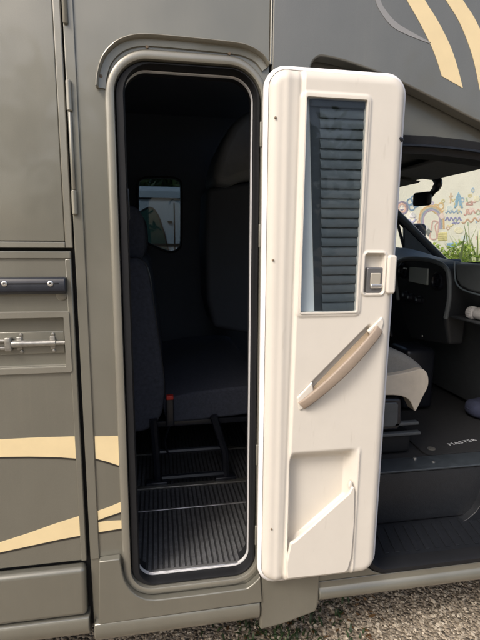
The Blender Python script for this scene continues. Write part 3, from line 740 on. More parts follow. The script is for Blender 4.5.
# dashboard
D = empty('dashboard', (0, 0, 0), MOTOR)
def dp(name, bm, m, **k): return obj(name, bm, m, D, **k)
b = BM()
prof = [(1.66, 1.40), (1.63, 1.46), (1.62, 1.515), (1.66, 1.548), (1.80, 1.558), (2.46, 1.50), (2.46, .66), (1.95, .66), (1.85, .95), (1.78, 1.20), (1.74, 1.29)]
prism(b, prof, .14, 2.03); dp('dash_body', b, 'dash', bevel=.02, seg=3)
b = BM(); box(b, 1.70, 2.45, .15, 2.02, 1.545, 1.556, .004); 
b.free()
b = BM(); rows = []
def ss1(t): t = max(0, min(1, t)); return t*t*(3-2*t)
for i in range(17):
    x = 1.650+.77*i/16; rows.append([(x, .145+1.88*j/24, 1.5585-.045*max(0, (x-1.8)/.6)-.006*(1-ss1((x-1.65)/.05))+.085*ss1((.145+1.88*j/24-1.45)/.55)*ss1((x-1.60)/.25)*(1-ss1((x-1.95)/.4))) for j in range(25)])
loft(b, rows, closed=False); loft(b, [rows[0], [(p[0]+.004, p[1], p[2]-.02) for p in rows[0]]], closed=False); loft(b, [[r_[-1] for r_ in rows], [(p[0], p[1], 1.45) for p in [r_[-1] for r_ in rows]]], closed=False); dp('dash_top', b, 'dash_top', smooth=60)
b = BM(); box(b, 1.78, 2.0, .75, .93, 1.545, 1.5635, .004); dp('dash_vent', b, 'black')
# glovebox lid (lighter curved panel, with its pale rim)
gy = [atx(*p, 1.60) for p in ((455, 264), (456, 279), (460, 286), (468, 290.5), (485, 295), (520, 300), (520, 268), (485, 264.5))]
b = BM(); loft(b, [[(1.60, p.y, p.z) for p in gy], [(1.66, p.y, p.z) for p in gy]], True, True); dp('glovebox_lid', b, 'dash_top', bevel=.012, seg=3)
gq = [atx(*p, 1.597) for p in ((454.3, 262), (455, 279), (459, 286.8), (467.5, 291.6), (485, 296), (520, 301.5))]
b = BM(); tube(b, smooth_path([(1.598, p.y, p.z) for p in gq], 5), .0045, 8)
M['rim'] = mat('pale_dash_rim', (.20, .25, .28), .4)
dp('glovebox_rim', b, 'rim')
b = BM(); box(b, 1.60, 1.78, .18, .80, 1.262, 1.272, .004); dp('dash_tray', b, 'dash')
# centre stack
XC = 1.578
pod = [atx(*p, XC) for p in ((397.5, 300), (397, 280), (398.5, 267), (404, 260.5), (415, 258.5), (432, 260), (444, 264), (450, 270), (451, 280), (449, 300), (444, 318), (441, 345), (404, 340), (399, 318))]
b = BM(); loft(b, [[(XC+(1.40-p.z)*.10 if p.z > 1.1 else XC+.05, p.y, p.z) for p in pod], [(1.72, p.y, p.z) for p in pod]], True, True); M['console'] = mat('console_plastic', (.026, .029, .033), .5, bump=.25, bscale=500, bdist=.001); dp('centre_console', b, 'console', bevel=.016, seg=4)
b = BM(); pr0 = [(XC+(1.40-p.z)*.10-.004, p.y, p.z) for p in pod if p.z > 1.18]
pr0 = [(XC-.004+(1.40-p.z)*.10, p.y, p.z) for p in (pod[0], pod[1], pod[2], pod[3], pod[4], pod[5], pod[6], pod[7], pod[8], pod[9], pod[10])]
tube(b, smooth_path(pr0, 5), .013, 8); dp('console_rim', b, 'dash_top')
XF = XC-.030
b = BM()
sc = [atx(*p, XC-.004) for p in ((411.5, 267), (430, 268.5), (428.6, 285), (410.5, 281.5))]
loft(b, [[(XC-.018, p.y, p.z) for p in sc], [(XC+.01, p.y, p.z) for p in sc]], True, True); dp('info_screen', b, 'screen', bevel=.003)
for p in ((404, 271), (439, 281)):
    q = atx(*p, XC-.01); b = BM(); lathe(b, (XC-.022, q.y, q.z), [(.05, .03), (.05, .0), (.043, -.006), (.039, .0), (.039, .012), (.012, .012), (.012, 0)], 'X', 24)
    for k in range(-2, 3): box(b, XC-.016, XC-.008, q.y-.038, q.y+.038, q.z+k*.014-.002, q.z+k*.014+.002)
    dp('air_vent', b, 'plastic', smooth=40)
q = atx(405.5, 268.5, XC-.03); b = BM(); box(b, XC-.034, XC-.028, q.y-.02, q.y+.02, q.z-.005, q.z+.004, .002); dp('hazard_button', b, 'screw')
for p in ((406, 295.5), (411, 297.5), (419.5, 300)):
    q = atx(*p, XC-.01); b = BM(); lathe(b, (XC-.005, q.y, q.z), [(.026, .02), (.026, -.004), (.020, -.008), (.018, -.028), (.014, -.030)], 'X', 18); dp('heater_knob', b, 'plastic')
    b = BM(); box(b, XC-.038, XC-.0352, q.y-.013, q.y+.001, q.z-.004, q.z+.011, .001); dp('knob_mark', b, 'rim')
b = BM(); box(b, 1.46, 1.66, .98, 1.20, .66, 1.04, .03, 3); dp('lower_console', b, 'plastic')
b = BM(); tube(b, [(1.42, 1.1, 1.1), (1.38, 1.1, 1.19)], .012); lathe(b, (1.375, 1.1, 1.19), [(.012, -.01), (.026, .01), (.027, .03), (.015, .048)], 'Z', 14); dp('gear_lever', b, 'plastic')
q = atx(424, 336, 1.45); b = BM(); lathe(b, (1.44, q.y, q.z), [(.007, 0), (.006, -.004)], 'X', 10); dp('console_socket', b, 'steel')
# steering wheel
b = BM()
c = Vector((1.33, 1.62, 1.42)); ax = Matrix.Rotation(R(-65), 3, 'Y')
tube(b, [c+ax @ Vector((.19*math.cos(a), .19*math.sin(a), 0)) for a in [2*math.pi*k/36 for k in range(37)]], .015, 8, caps=False)
for a in (0.2, 2.94, 4.71): tube(b, [c, c+ax @ Vector((.19*math.cos(a), .19*math.sin(a), 0))], .018, 8)
tube(b, [c, c+ax @ Vector((0, 0, -.35))], .03, 8); dp('steering_wheel', b, 'plastic')

# shell of the cab
b = BM(); box(b, .95, 2.47, 2.04, 2.09, .4, 1.46); part('driver_door', b, 'dash', bevel=.01)
pA = at(436, 254, 2.06); pB = at(396, 214, 2.06); dv = (pB-pA)
P0 = pA-dv*.2; P1 = pA+dv*2.0
b = BM(); tube(b, [P0, P1], .04, 8, sx=.7); box(b, 2.05, 2.52, 2.03, 2.09, 1.40, 1.54, .02); part('windscreen_pillar', b, 'plastic')
p2 = at(400, 250, 2.06)
b = BM(); tube(b, [(p2.x+.10, 2.06, 1.44), (p2.x-.06, 2.06, 1.9), (p2.x-.1, 2.06, 2.1)], .012, 6); part('door_window_frame', b, 'plastic')
b = BM(); box(b, .95, 1.1, 2.04, 2.09, 1.46, 2.3); part('door_pillar', b, 'plastic', bevel=.01)
sa = [at(*p, 2.05) for p in ((437, 254), (418, 238), (404, 226), (404, 256), (437, 262))]
b = BM(); prism(b, [(p.x, p.z) for p in sa], 2.045, 2.075); part('mirror_sail', b, 'dash', bevel=.006)
b = BM(); loft(b, [[(.96, 2.062, 1.45), (2.42, 2.062, 1.45), (1.70, 2.062, 2.2), (.96, 2.062, 2.2)], [(.96, 2.066, 1.45), (2.42, 2.066, 1.45), (1.70, 2.066, 2.2), (.96, 2.066, 2.2)]], True, True); part('driver_window', b, 'glass', smooth=0)
b = BM(); loft(b, [[(2.44, .12, 1.49), (2.44, 2.04, 1.49), (1.74, 2.04, 2.19), (1.74, .12, 2.19)], [(2.445, .12, 1.49), (2.445, 2.04, 1.49), (1.745, 2.04, 2.19), (1.745, .12, 2.19)]], True, True); part('windscreen', b, 'glass', smooth=0)
# headlining with visors
b = BM()
hl = [(.7, 2.16), (1.15, 2.10), (1.50, 2.075), (1.62, 2.06), (1.70, 2.09), (1.76, 2.16), (1.76, 2.30), (.7, 2.30)]
prism(b, hl, .09, 2.06); part('headlining', b, 'headliner', bevel=.02, seg=3)
for y in (.42, 1.18):
    b = BM(); prism(b, [(1.30, 2.065), (1.31, 2.052), (1.58, 2.030), (1.60, 2.045)], y, y+.62); part('sun_visor', b, 'headliner', bevel=.006)
# interior mirror
mx_ = 1.70
mc = atx(421.5, 199, mx_); mt = atx(432, 178, mx_+.02)
b = BM(); box(b, mx_-.012, mx_+.03, mc.y-.058, mc.y+.066, mc.z-.044, mc.z+.044, .018, 4)
for v in b.verts: v.co.x -= (v.co.y-mc.y)*.30
mir = part('interior_mirror', b, 'plastic', smooth=60)
st_ = [atx(*p, mx_+.05) for p in ((429, 197), (434.5, 190), (438.5, 183.5), (436, 178), (433, 172))]
b = BM(); tube(b, smooth_path(st_, 5), [.022]*6+[.03]*15, 8, sx=.7); part('mirror_stalk', b, 'plastic', mir)
# driver's side exterior mirror
e = at(414, 236.5, 2.32)
b = BM(); box(b, e.x-.06, e.x+.07, 2.22, 2.40, e.z-.15, e.z+.11, .04, 4); tube(b, [(e.x, 2.09, e.z-.16), (e.x, 2.30, e.z-.1)], .03); part('wing_mirror', b, 'plastic', smooth=60)
# bonnet, nose and chassis, wheels
b = BM(); prism(b, [(2.47, .45), (2.47, 1.49), (2.75, 1.36), (3.15, 1.15), (3.22, .9), (3.22, .45)], .12, 2.03); part('bonnet', b, 'paint', bevel=.06, seg=4, smooth=60)
b = BM(); box(b, -2.2, 3.0, .25, 2.0, .28, .36); part('chassis', b, 'rubber')
for x in (-1.5, 2.72):
    for y in (.10, 1.95):
        b = BM(); lathe(b, (x, y, .34), [(.16, 0), (.30, 0), (.34, .03), (.34, .19), (.30, .22), (.16, .22)], 'Y', 28)
        wh_ = part('wheel', b, 'rubber', smooth=50)
        b = BM(); lathe(b, (x, y+.012, .34), [(.16, 0), (.15, .18)], 'Y', 20); part('rim', b, 'steel', wh_)

# ---- loose things in the cab
fm = empty('floor_mat', (1.7, .8, ZC))
tag(fm, 'black carpet floor mat with small white lettering, lying in the passenger footwell of the cab', 'floor mat')
zm = ZC-.0065
b = BM()
mo = [(1.285, .425), (1.31, .412), (1.9, .412), (1.9, 1.0), (1.45, 1.0), (1.30, .80), (1.275, .45)]
prism_z(b, mo, zm, zm+.010); 
for v in b.verts: v.co -= Vector((1.7, .8, ZC))
obj('mat_carpet', b, 'carpet', fm, bevel=.003)
b = BM(); lathe(b, (1.335-1.7, .47-.8, zm+.0105-ZC), [(.020, 0), (.020, .003), (.012, .006), (.006, .006)], 'Z', 18); obj('mat_clip', b, 'steel', fm)
tcu = bpy.data.curves.new('mat_lettering', 'FONT'); tcu.body = 'MASTER'; tcu.size = .045; tcu.extrude = .0008; tcu.align_x = 'CENTER'; tcu.space_character = 1.15
to = bpy.data.objects.new('mat_lettering', tcu); COL.objects.link(to); tcu.materials.append(M['white_text'])
def on_z(px, py, Z):
    d_ = ROT @ Vector(((px-240)/F, -(py-320)/F, -1)); return CAM+d_*((Z-CAM.z)/d_.z)
ta, tb = on_z(450, 445.5, zm+.011), on_z(477, 440.5, zm+.011)
tm = (ta+tb)/2
print('MATTEXT', ta, tb)
bpy.context.view_layer.update()
tw = max(to.dimensions.x, .01); k = (tb-ta).length/tw
me_ = bpy.data.meshes.new_from_object(to.evaluated_get(bpy.context.evaluated_depsgraph_get()))
bpy.data.objects.remove(to)
to = bpy.data.objects.new('mat_lettering', me_); COL.objects.link(to); to.parent = fm
to.location = (tm.x-1.7, tm.y-.8, zm+.0115-ZC); to.scale = (k, k*.72, 1); to.rotation_euler.z = math.atan2(tb.y-ta.y, tb.x-ta.x)

q = atx(476, 319, 1.66)
b = BM()
prof = [(.012, -.072), (.026, -.070), (.030, -.064), (.030, -.030), (.026, -.027), (.026, -.022), (.031, -.020), (.033, .06), (.031, .10), (.018, .115)]
lathe(b, (0, 0, 0), [(r_, h) for r_, h in prof[:5]], 'X', 20)
b.free()
bt = empty('white_bottle', (1.66, q.y-.02, 1.272+.034))
tag(bt, 'small white bottle with ribbed cap lying in the open tray of the dashboard', 'bottle')
bt.rotation_euler.z = R(-78)
b = BM(); lathe(b, (0, 0, 0), [(.020, -.020), (.029, -.016), (.032, -.005), (.032, .10), (.026, .113), (.010, .116)], 'X', 20); obj('bottle_body', b, 'white_plastic', bt)
b = BM(); lathe(b, (0, 0, 0), [(.018, -.066), (.028, -.064), (.031, -.058), (.031, -.026), (.027, -.023)], 'X', 20)
for k_ in range(16):
    a = 2*math.pi*k_/16; box(b, -.056, -.03, .031*math.cos(a)-.003, .031*math.cos(a)+.003, .031*math.sin(a)-.003, .031*math.sin(a)+.003, .001)
obj('bottle_cap', b, 'white_plastic', bt)

q = on_z(483, 408, ZC+.06)
sh = empty('cloth_pouch', (q.x, q.y, ZC+.004))
tag(sh, 'dark blue rounded cloth pouch on the floor at the far side of the passenger footwell', 'pouch')
b = BM(); bmesh.ops.create_uvsphere(b, u_segments=24, v_segments=14, radius=1)
for v in b.verts:
    c_ = v.co.copy(); v.co = Vector((math.copysign(abs(c_.x)**.8, c_.x)*.10, math.copysign(abs(c_.y)**.8, c_.y)*.08, .056+math.copysign(abs(c_.z)**.8, c_.z)*.056+.006*math.sin(c_.x*7)*max(c_.z, 0)))
obj('pouch_body', b, 'blue', sh, smooth=180)
b = BM(); tube(b, [(.099*math.cos(a), .079*math.sin(a), .058) for a in [2*math.pi*k/24 for k in range(25)]], .004, 6, caps=False); obj('pouch_seam', b, 'blue', sh)

# ================================================================== surroundings
def ground_mat():
    m = mat('gravel_ground', (.30, .26, .20), .95); nt = m.node_tree; bs = nt.nodes['Principled BSDF']
    tc = nt.nodes.new('ShaderNodeTexCoord')
    v = nt.nodes.new('ShaderNodeTexVoronoi'); v.inputs['Scale'].default_value = 70
    nt.links.new(tc.outputs['Object'], v.inputs['Vector'])
    r = nt.nodes.new('ShaderNodeValToRGB'); r.color_ramp.elements[0].color = (.12, .095, .065, 1); r.color_ramp.elements[1].color = (.38, .32, .245, 1)
    sp = nt.nodes.new('ShaderNodeSeparateColor'); nt.links.new(v.outputs['Color'], sp.inputs[0]); nt.links.new(sp.outputs[0], r.inputs['Fac'])
    nt.links.new(r.outputs['Color'], bs.inputs['Base Color'])
    bp = nt.nodes.new('ShaderNodeBump'); bp.inputs['Strength'].default_value = 1; bp.inputs['Distance'].default_value = .012; bp.invert = True
    nt.links.new(v.outputs['Distance'], bp.inputs['Height']); nt.links.new(bp.outputs['Normal'], bs.inputs['Normal'])
    return m
M['ground'] = ground_mat()
b = BM(); bmesh.ops.create_grid(b, x_segments=4, y_segments=4, size=150); g = obj('ground', b, 'ground', smooth=0); g['kind'] = 'structure'
# loose stones
M['stones'] = mat('stones', (.33, .28, .21), .9); nt = M['stones'].node_tree
oi = nt.nodes.new('ShaderNodeNewGeometry'); rp_ = nt.nodes.new('ShaderNodeValToRGB')
rp_.color_ramp.elements[0].color = (.15, .122, .088, 1); rp_.color_ramp.elements[1].color = (.52, .455, .36, 1)
nt.links.new(oi.outputs['Random Per Island'], rp_.inputs['Fac']); nt.links.new(rp_.outputs['Color'], nt.nodes['Principled BSDF'].inputs['Base Color'])
t = bmesh.new(); bmesh.ops.create_icosphere(t, subdivisions=1, radius=1); tv = np.array([v.co[:] for v in t.verts]); tf = np.array([[v.index for v in f.verts] for f in t.faces]); t.free()
Vs, Fs = [], []
for i in range(15000):
    x, y = rng.uniform(-.2, 2.1), rng.uniform(-.3, 1.0); r_ = .0026+.0062*rng.uniform()**2.4
    q = tv*(1+.28*rng.standard_normal((len(tv), 1)))*r_*np.array([rng.uniform(.8, 1.4), rng.uniform(.8, 1.4), rng.uniform(.5, .9)])
    a = rng.uniform(0, 6.28); c_, s0 = math.cos(a), math.sin(a); q = q @ np.array([[c_, -s0, 0], [s0, c_, 0], [0, 0, 1]])+np.array([x, y, r_*.35])
    Vs.append(q); Fs.append(tf+i*len(tv))
me = bpy.data.meshes.new('gravel'); me.from_pydata(np.vstack(Vs).tolist(), [], np.vstack(Fs).tolist()); me.materials.append(M['stones'])
o = bpy.data.objects.new('gravel', me); COL.objects.link(o); tag(o, 'loose pale gravel stones on the ground below the motorhome', 'gravel', kind='stuff')

def leafmat(name, c0, c1, rough=.5):
    m = mat(name, c0, rough); nt = m.node_tree; bs = nt.nodes['Principled BSDF']
    gi = nt.nodes.new('ShaderNodeNewGeometry'); r = nt.nodes.new('ShaderNodeValToRGB'); r.color_ramp.elements[0].color = (*c0, 1); r.color_ramp.elements[1].color = (*c1, 1)
    nt.links.new(gi.outputs['Random Per Island'], r.inputs['Fac']); nt.links.new(r.outputs['Color'], bs.inputs['Base Color'])
    bs.inputs['Transmission Weight'].default_value = 0
    tr = nt.nodes.new('ShaderNodeBsdfTranslucent'); nt.links.new(r.outputs['Color'], tr.inputs['Color'])
    mx = nt.nodes.new('ShaderNodeMixShader'); mx.inputs[0].default_value = .35
    nt.links.new(bs.outputs[0], mx.inputs[1]); nt.links.new(tr.outputs[0], mx.inputs[2]); nt.links.new(mx.outputs[0], nt.nodes['Material Output'].inputs['Surface'])
    return m
M['weed'] = leafmat('weed_leaf', (.02, .045, .015), (.06, .10, .035))
M['flax'] = leafmat('flax_leaf', (.18, .25, .08), (.58, .60, .34))
M['lime'] = leafmat('lime_leaf', (.16, .26, .035), (.42, .52, .10))
M['treeleaf'] = leafmat('tree_leaf', (.025, .05, .015), (.09, .13, .04))
M['bark'] = mat('bark', (.12, .09, .06), .9, noise=.4, nscale=15, bump=.6, bscale=30)

def blades(n, area, h, w, lean):
    V_, F_ = [], []
    for i in range(n):
        x, y, z = area(); a = rng.uniform(0, 6.28); L = h*rng.uniform(.5, 1.15); ww_ = w*rng.uniform(.7, 1.2); ln = lean*rng.uniform(.2, 1.2)
        dx, dy = math.cos(a), math.sin(a); K = 7; base = len(V_)
        for k in range(K+1):
            t_ = k/K; r_ = L*ln*t_**1.6; zz = z+L*(t_-.55*ln*t_**2.6)
            wd = ww_*(1-t_**2.2)*(.5+.5*min(1, t_*4))+.0006
            for s in (-1, 1): V_.append((x+dx*r_-dy*wd*s, y+dy*r_+dx*wd*s, zz+.15*wd*abs(s)))
            if k: F_.append((base+2*k-2, base+2*k-1, base+2*k+1, base+2*k))
    return V_, F_
def leaves(n, pts, size):
    V_, F_ = [], []
    for i in range(n):
        c_ = pts(); s = size*rng.uniform(.6, 1.3)
        u = rng.standard_normal(3); u /= np.linalg.norm(u); w = rng.standard_normal(3); w -= u*w.dot(u); w /= np.linalg.norm(w); nn = np.cross(u, w)
        base = len(V_)
        for a, e, q in ((-1, 0, 0), (-.3, .38, .12), (.4, .30, .1), (1, 0, -.1), (.4, -.30, .1), (-.3, -.38, .12)): V_.append(tuple(c_+s*(u*a+w*e+nn*q)))
        F_ += [(base, base+1, base+2, base+3), (base, base+3, base+4, base+5)]
    return V_, F_
def raw(name, VF, m, parent=None):
    me = bpy.data.meshes.new(name); me.from_pydata([tuple(v) for v in VF[0]], [], VF[1]); me.materials.append(M[m])
    o = bpy.data.objects.new(name, me); COL.objects.link(o)
    if parent: o.parent = parent
    return o
def warea():
    while True:
        x, y = rng.uniform(.15, .85), rng.uniform(.02, .5)
        if rng.uniform() < math.exp(-((x-.5)**2/.06)): return x, y, 0.0
w = raw('weeds', blades(420, warea, .045, .0045, .9), 'weed'); tag(w, 'low dark weeds in the gravel under the door of the motorhome', 'weeds', kind='stuff')

def fl_():
    return np.array([rng.uniform(.2, 1.0), rng.uniform(-.1, .5), .012])
V_, F_ = leaves(160, fl_, .016); M['deadleaf'] = leafmat('dead_leaf', (.07, .035, .015), (.24, .14, .06))
V_ = [(x, y, .006+abs(z-.012)*.6) for x, y, z in V_]
o = raw('fallen_leaves', (V_, F_), 'deadleaf'); tag(o, 'small brown dead leaves scattered over the gravel below the sill', 'fallen leaves', kind='stuff')
# mural wall
WY = 6.2
wall = empty('garden_wall', (5.2, WY, 0)); tag(wall, 'pale rendered wall with colourful childlike drawings, beyond the windscreen', 'wall')
M['render'] = mat('pale_render', (.74, .71, .61), .9, noise=.05, nscale=3, bump=.4, bscale=40)
def wpart(name, bm, m, **k):
    for v in bm.verts: v.co -= Vector((5.2, WY, 0))
    return obj(name, bm, m, wall, **k)
b = BM(); box(b, 2.0, 10.5, WY, WY+.25, 0, 3.4); wpart('wall_body', b, 'render')
b = BM(); box(b, 1.95, 10.55, WY-.04, WY+.29, 3.402, 3.47, .01); wpart('wall_coping', b, 'render')
PC = {}
def pc(c):
    if c not in PC: PC[c] = mat('chalk_paint', tuple(x*.86+w_*.14 for x, w_ in zip(c, (.74, .71, .61))), .9, noise=.18, nscale=40)
    return PC[c]
def stroke(bm, pts, r=.018, sub=5, m=0):
    P = [at(x, y, WY-.002) for x, y in pts]; P = smooth_path(P, sub)
    n = len(P); tube(bm, P, r, 6, m=m)
    return bm
def flat(bm):
    for v in bm.verts: v.co.y = WY-.001+(v.co.y-WY+.001)*.25
    return bm
def arcp(cx, cy, rx, ry, a0, a1, n=12): return [(cx+rx*math.cos(R(a0+(a1-a0)*i/n)), cy-ry*math.sin(R(a0+(a1-a0)*i/n))) for i in range(n+1)]
b = BM()
for i, rr_ in enumerate((13.2, 11.6, 10.2, 8.8)):
    stroke(b, [(431.5-rr_*.95, 229)]+arcp(431.5, 219, rr_*.92, rr_, 180, 0)+[(431.5+rr_*.95, 229)], .016, 3, i)
wpart('rainbow_drawing', flat(b), [pc((.62, .36, .14)), pc((.50, .42, .30)), pc((.22, .30, .42)), pc((.40, .30, .42))])
b = BM(); stroke(b, arcp(402, 208, 5.6, 6, 0, 360, 16), .02, 3, 0); stroke(b, arcp(402, 208, 3.6, 4.2, 0, 360, 14), .02, 3, 1); stroke(b, arcp(402, 208, 1.6, 2, 200, 340, 6), .012, 3, 0); stroke(b, [(400.6, 206.5), (400.6, 207.3)], .014, 2, 0); stroke(b, [(403.2, 206.5), (403.2, 207.3)], .014, 2, 0)
wpart('flower_face_drawing', flat(b), [pc((.20, .17, .26)), pc((.55, .33, .27))])
b = BM()
for cx, cy in ((410, 202), (414, 199), (416, 204), (412, 207)): stroke(b, arcp(cx, cy, 2.8, 3.2, 0, 360, 12), .014, 3, 0)
wpart('blue_flower_drawing', flat(b), [pc((.14, .26, .42))])
b = BM(); stroke(b, arcp(436, 207, 2.6, 2.6, 0, 360, 10), .014, 3, 0); stroke(b, arcp(441, 206, 2.6, 3, 0, 360, 10), .014, 3, 0); stroke(b, [(433, 211), (438, 214), (444, 210)], .014, 3, 0)
wpart('butterfly_drawing', flat(b), [pc((.60, .42, .20))])
b = BM(); stroke(b, [(455, 208), (458.5, 193), (462, 208)], .022, 3, 0); stroke(b, [(456.5, 206), (458.5, 197), (460.5, 206)], .02, 3, 0); stroke(b, [(451, 193), (450.5, 203)], .016, 3, 1); stroke(b, [(449, 197), (453, 196)], .014, 3, 1)
wpart('tent_drawing', flat(b), [pc((.20, .38, .52)), pc((.58, .42, .28))])
b = BM()
stroke(b, [(445.5+i*1.35, 212+1.3*math.sin(i*2.2)) for i in range(13)], .012, 4, 0)
stroke(b, [(445+i*1.2, 219+1.8*math.sin(i*1.9+1)) for i in range(15)], .013, 4, 1)
stroke(b, [(452+i*1.1, 223+1.2*math.sin(i*2.6)) for i in range(8)], .012, 4, 1)
wpart('scribble_drawing', flat(b), [pc((.22, .34, .48)), pc((.22, .22, .42))])
b = BM()
stroke(b, [(464+i*1.4, 214-i*.3+1.6*math.sin(i*1.7)) for i in range(13)], .014, 4, 0); stroke(b, [(462+i*1.5, 222-i*.25+1.8*math.sin(i*1.3)) for i in range(14)], .016, 4, 1); stroke(b, [(466, 204), (470, 202), (473, 204.5), (466, 204.5)], .014, 3, 0)
wpart('red_scribble_drawing', flat(b), [pc((.55, .30, .26)), pc((.52, .32, .20))])
b = BM(); stroke(b, [(432, 226), (430, 238), (437, 238), (435, 226), (438, 222), (433, 221), (432, 226)], .015, 4, 0); stroke(b, [(439, 222), (438, 236), (442, 236)], .014, 3, 0)
for y in (234, 236, 238, 240): stroke(b, [(438, y), (447, y-.5)], .022, 2, 1)
wpart('house_drawing', flat(b), [pc((.60, .38, .34)), pc((.60, .52, .22))])
b = BM(); stroke(b, [(426, 232), (428.5, 229.5), (431, 232), (428.5, 235.5), (426, 232)], .022, 1, 0); stroke(b, [(427.5, 232.3), (429.8, 232.3)], .03, 1, 0)
wpart('grey_diamond_drawing', flat(b), [pc((.14, .16, .16))])
b = BM()
for y in (219, 221, 223): stroke(b, [(400, y), (404, y)], .026, 2, 0)
stroke(b, [(406, 222), (409, 220), (412, 223), (416, 219)], .02, 4, 1)
for y in (245, 247): stroke(b, [(447, y), (457, y-1)], .03, 2, 2)
wpart('paint_patch_drawing', flat(b), [pc((.55, .20, .14)), pc((.30, .30, .45)), pc((.16, .34, .52))])

b = BM()
for i in range(26):
    x, y = rng.uniform(446, 496), rng.uniform(190, 240); m_ = int(rng.integers(0, 4)); k_ = rng.integers(0, 3)
    if k_ == 0: stroke(b, arcp(x, y, rng.uniform(1, 2.2), rng.uniform(1, 2.2), 0, 340, 8), .013, 3, m_)
    elif k_ == 1: stroke(b, [(x+j*1.1, y+rng.uniform(-1.6, 1.6)) for j in range(int(rng.integers(4, 9)))], .013, 3, m_)
    else: stroke(b, [(x, y), (x+rng.uniform(-1, 1), y-rng.uniform(2, 5))], .018, 2, m_)
wpart('doodle_drawing', flat(b), [pc((.60, .36, .30)), pc((.30, .42, .55)), pc((.62, .52, .26)), pc((.36, .46, .30))])
b = BM()
for x, y, m_ in ((418, 198, 0), (422, 211, 1), (414, 216, 2), (448, 228, 0), (424, 238, 2), (443, 201, 1), (432, 203, 2), (419, 222, 0)):
    stroke(b, [(x-1.6, y), (x, y-1.4), (x+1.6, y), (x, y+1.6), (x-1.6, y)], .014, 3, m_)
wpart('doodle_drawing', flat(b), [pc((.62, .44, .34)), pc((.60, .54, .30)), pc((.42, .36, .50))])
b = BM()
for x, y, l_, m_ in ((447, 206, 5, 0), (468, 208, 7, 1), (455, 228, 8, 2), (424, 226, 4, 3), (474, 196, 5, 2), (440, 214, 4, 1), (410, 213, 5, 3), (462, 236, 6, 0), (478, 216, 7, 3), (406, 229, 5, 2)):
    yy_ = WY-.0018-.0007*(int(x) % 9); pts_ = [at(x+l_*.5+l_*.62*math.cos(k_*.785)*rng.uniform(.75, 1.2), y+2.4-3.0*math.sin(k_*.785)*rng.uniform(.7, 1.2), WY) for k_ in range(8)]
    pts_ = smooth_path([(p.x, p.z, 0) for p in pts_+pts_[:1]], 3)[:-1]; prism(b, [(p.x, p.y) for p in pts_], yy_, WY-.0004, m_)
wpart('pastel_drawing', b, [pc((.62, .68, .66)), pc((.76, .60, .54)), pc((.76, .70, .50)), pc((.66, .64, .66))])
# flax and lime shrub before the wall
f0 = at(474, 250, 5.2)
fx = empty('flax_plant', (f0.x, 5.2, 0)); tag(fx, 'tall green flax plant with strap leaves before the painted wall', 'plant')
raw('foliage', blades(800, lambda: (rng.normal(.08, .26), rng.normal(0, .18), .05), 1.95, .040, .85), 'flax', fx)
s0 = at(445, 252, 4.9)
sx_ = empty('lime_shrub', (s0.x, 4.9, 0)); tag(sx_, 'low yellow-green leafy shrub beside the flax, at the foot of the painted wall', 'shrub')
def shp():
    d_ = rng.standard_normal(3); d_ /= np.linalg.norm(d_); r_ = rng.uniform(.3, 1)**.5
    q_ = d_*r_*np.array([.62, .32, .60]); return q_*(1+.2*math.sin(d_[0]*7+d_[2]*5))+np.array([-.02, 0, 1.06])
raw('foliage', leaves(3600, shp, .042), 'lime', sx_)
b = BM()
for k in range(6): a = k*1.05; tube(b, [(0, 0, 0), (.1*math.cos(a), .08*math.sin(a), .5), (.28*math.cos(a), .2*math.sin(a), 1.1)], [.018, .013, .006], 6)
obj('stem', b, 'bark', sx_)

# van and tree beyond the far window
van = empty('parked_van', (-1.2, 5.2, 0)); tag(van, 'pale grey van parked beyond the small window at the back of the dark interior', 'van')
M['vanpaint'] = mat('pale_grey_paint', (.46, .50, .55), .3, .1, coat=.4)
M['vanglass'] = mat('green_tinted_glass', (.035, .075, .065), .08)
def vp(name, bm, m, **k): return obj(name, bm, m, van, **k)
b = BM(); prism(b, [(-2.9, .35), (-2.9, 2.3), (-2.75, 2.42), (2.2, 2.42), (2.6, 2.2), (3.1, 1.45), (3.7, 1.2), (3.85, .9), (3.85, .35)], 0, 1.95); vp('body', b, 'vanpaint', bevel=.07, seg=4, smooth=60)
b = BM(); box(b, -2.7, 2.3, -.02, .0, 2.24, 2.262, .005); vp('roof_gutter', b, 'rubber')
b = BM(); prism(b, [(1.95, 1.45), (1.95, 2.10), (2.32, 2.10), (2.45, 2.02), (2.85, 1.45)], -.006, .01); vp('side_window', b, 'vanglass', bevel=.004)
p_ = [at(*q, 5.18) for q in ((139, 212), (150, 207), (157, 213), (162, 226), (166, 240), (168, 262), (139, 262))]
b = BM(); p_ = smooth_path([(p.x+1.2, p.z, 0) for p in p_+p_[:1]], 4)[:-1]; prism(b, [(p.x, p.y) for p in p_], -.008, .01); sw = vp('side_window', b, 'vanglass', bevel=.004)
b = BM(); sweep_xz(b, [(p.x, p.y) for p in p_], [(-.012, -.012), (.006, -.012), (.006, .0), (-.012, .0)], closed=True); obj('window_seal', b, 'rubber', sw)
for q_ in (at(172, 222, 5.18),): b = BM(); box(b, q_.x+1.2-.06, q_.x+1.2-.0, -.03, -.005, q_.z-.014, q_.z+.014, .006); vp('door_handle', b, 'rubber')
b = BM(); box(b, -2.7, 2.0, -.012, .0, 1.60, 1.64, .004); vp('side_moulding', b, 'rubber')
b = BM(); prism(b, [((at(174, 200, 5.18)).x+1.2+a, z) for a, z in ((-.008, .5), (.008, .5), (.008, 2.2), (-.008, 2.2))], -.005, .004); vp('door_gap', b, 'rubber')
for x in (-2.0, 3.0):
    b = BM(); lathe(b, (x, -.01, .34), [(.1, 0), (.3, 0), (.34, .04), (.34, .2)], 'Y', 24); vp('wheel', b, 'rubber')
tr_ = empty('broadleaf_tree', (-.3, 10.5, 0)); tag(tr_, 'dark leafy tree rising behind the pale van', 'tree')
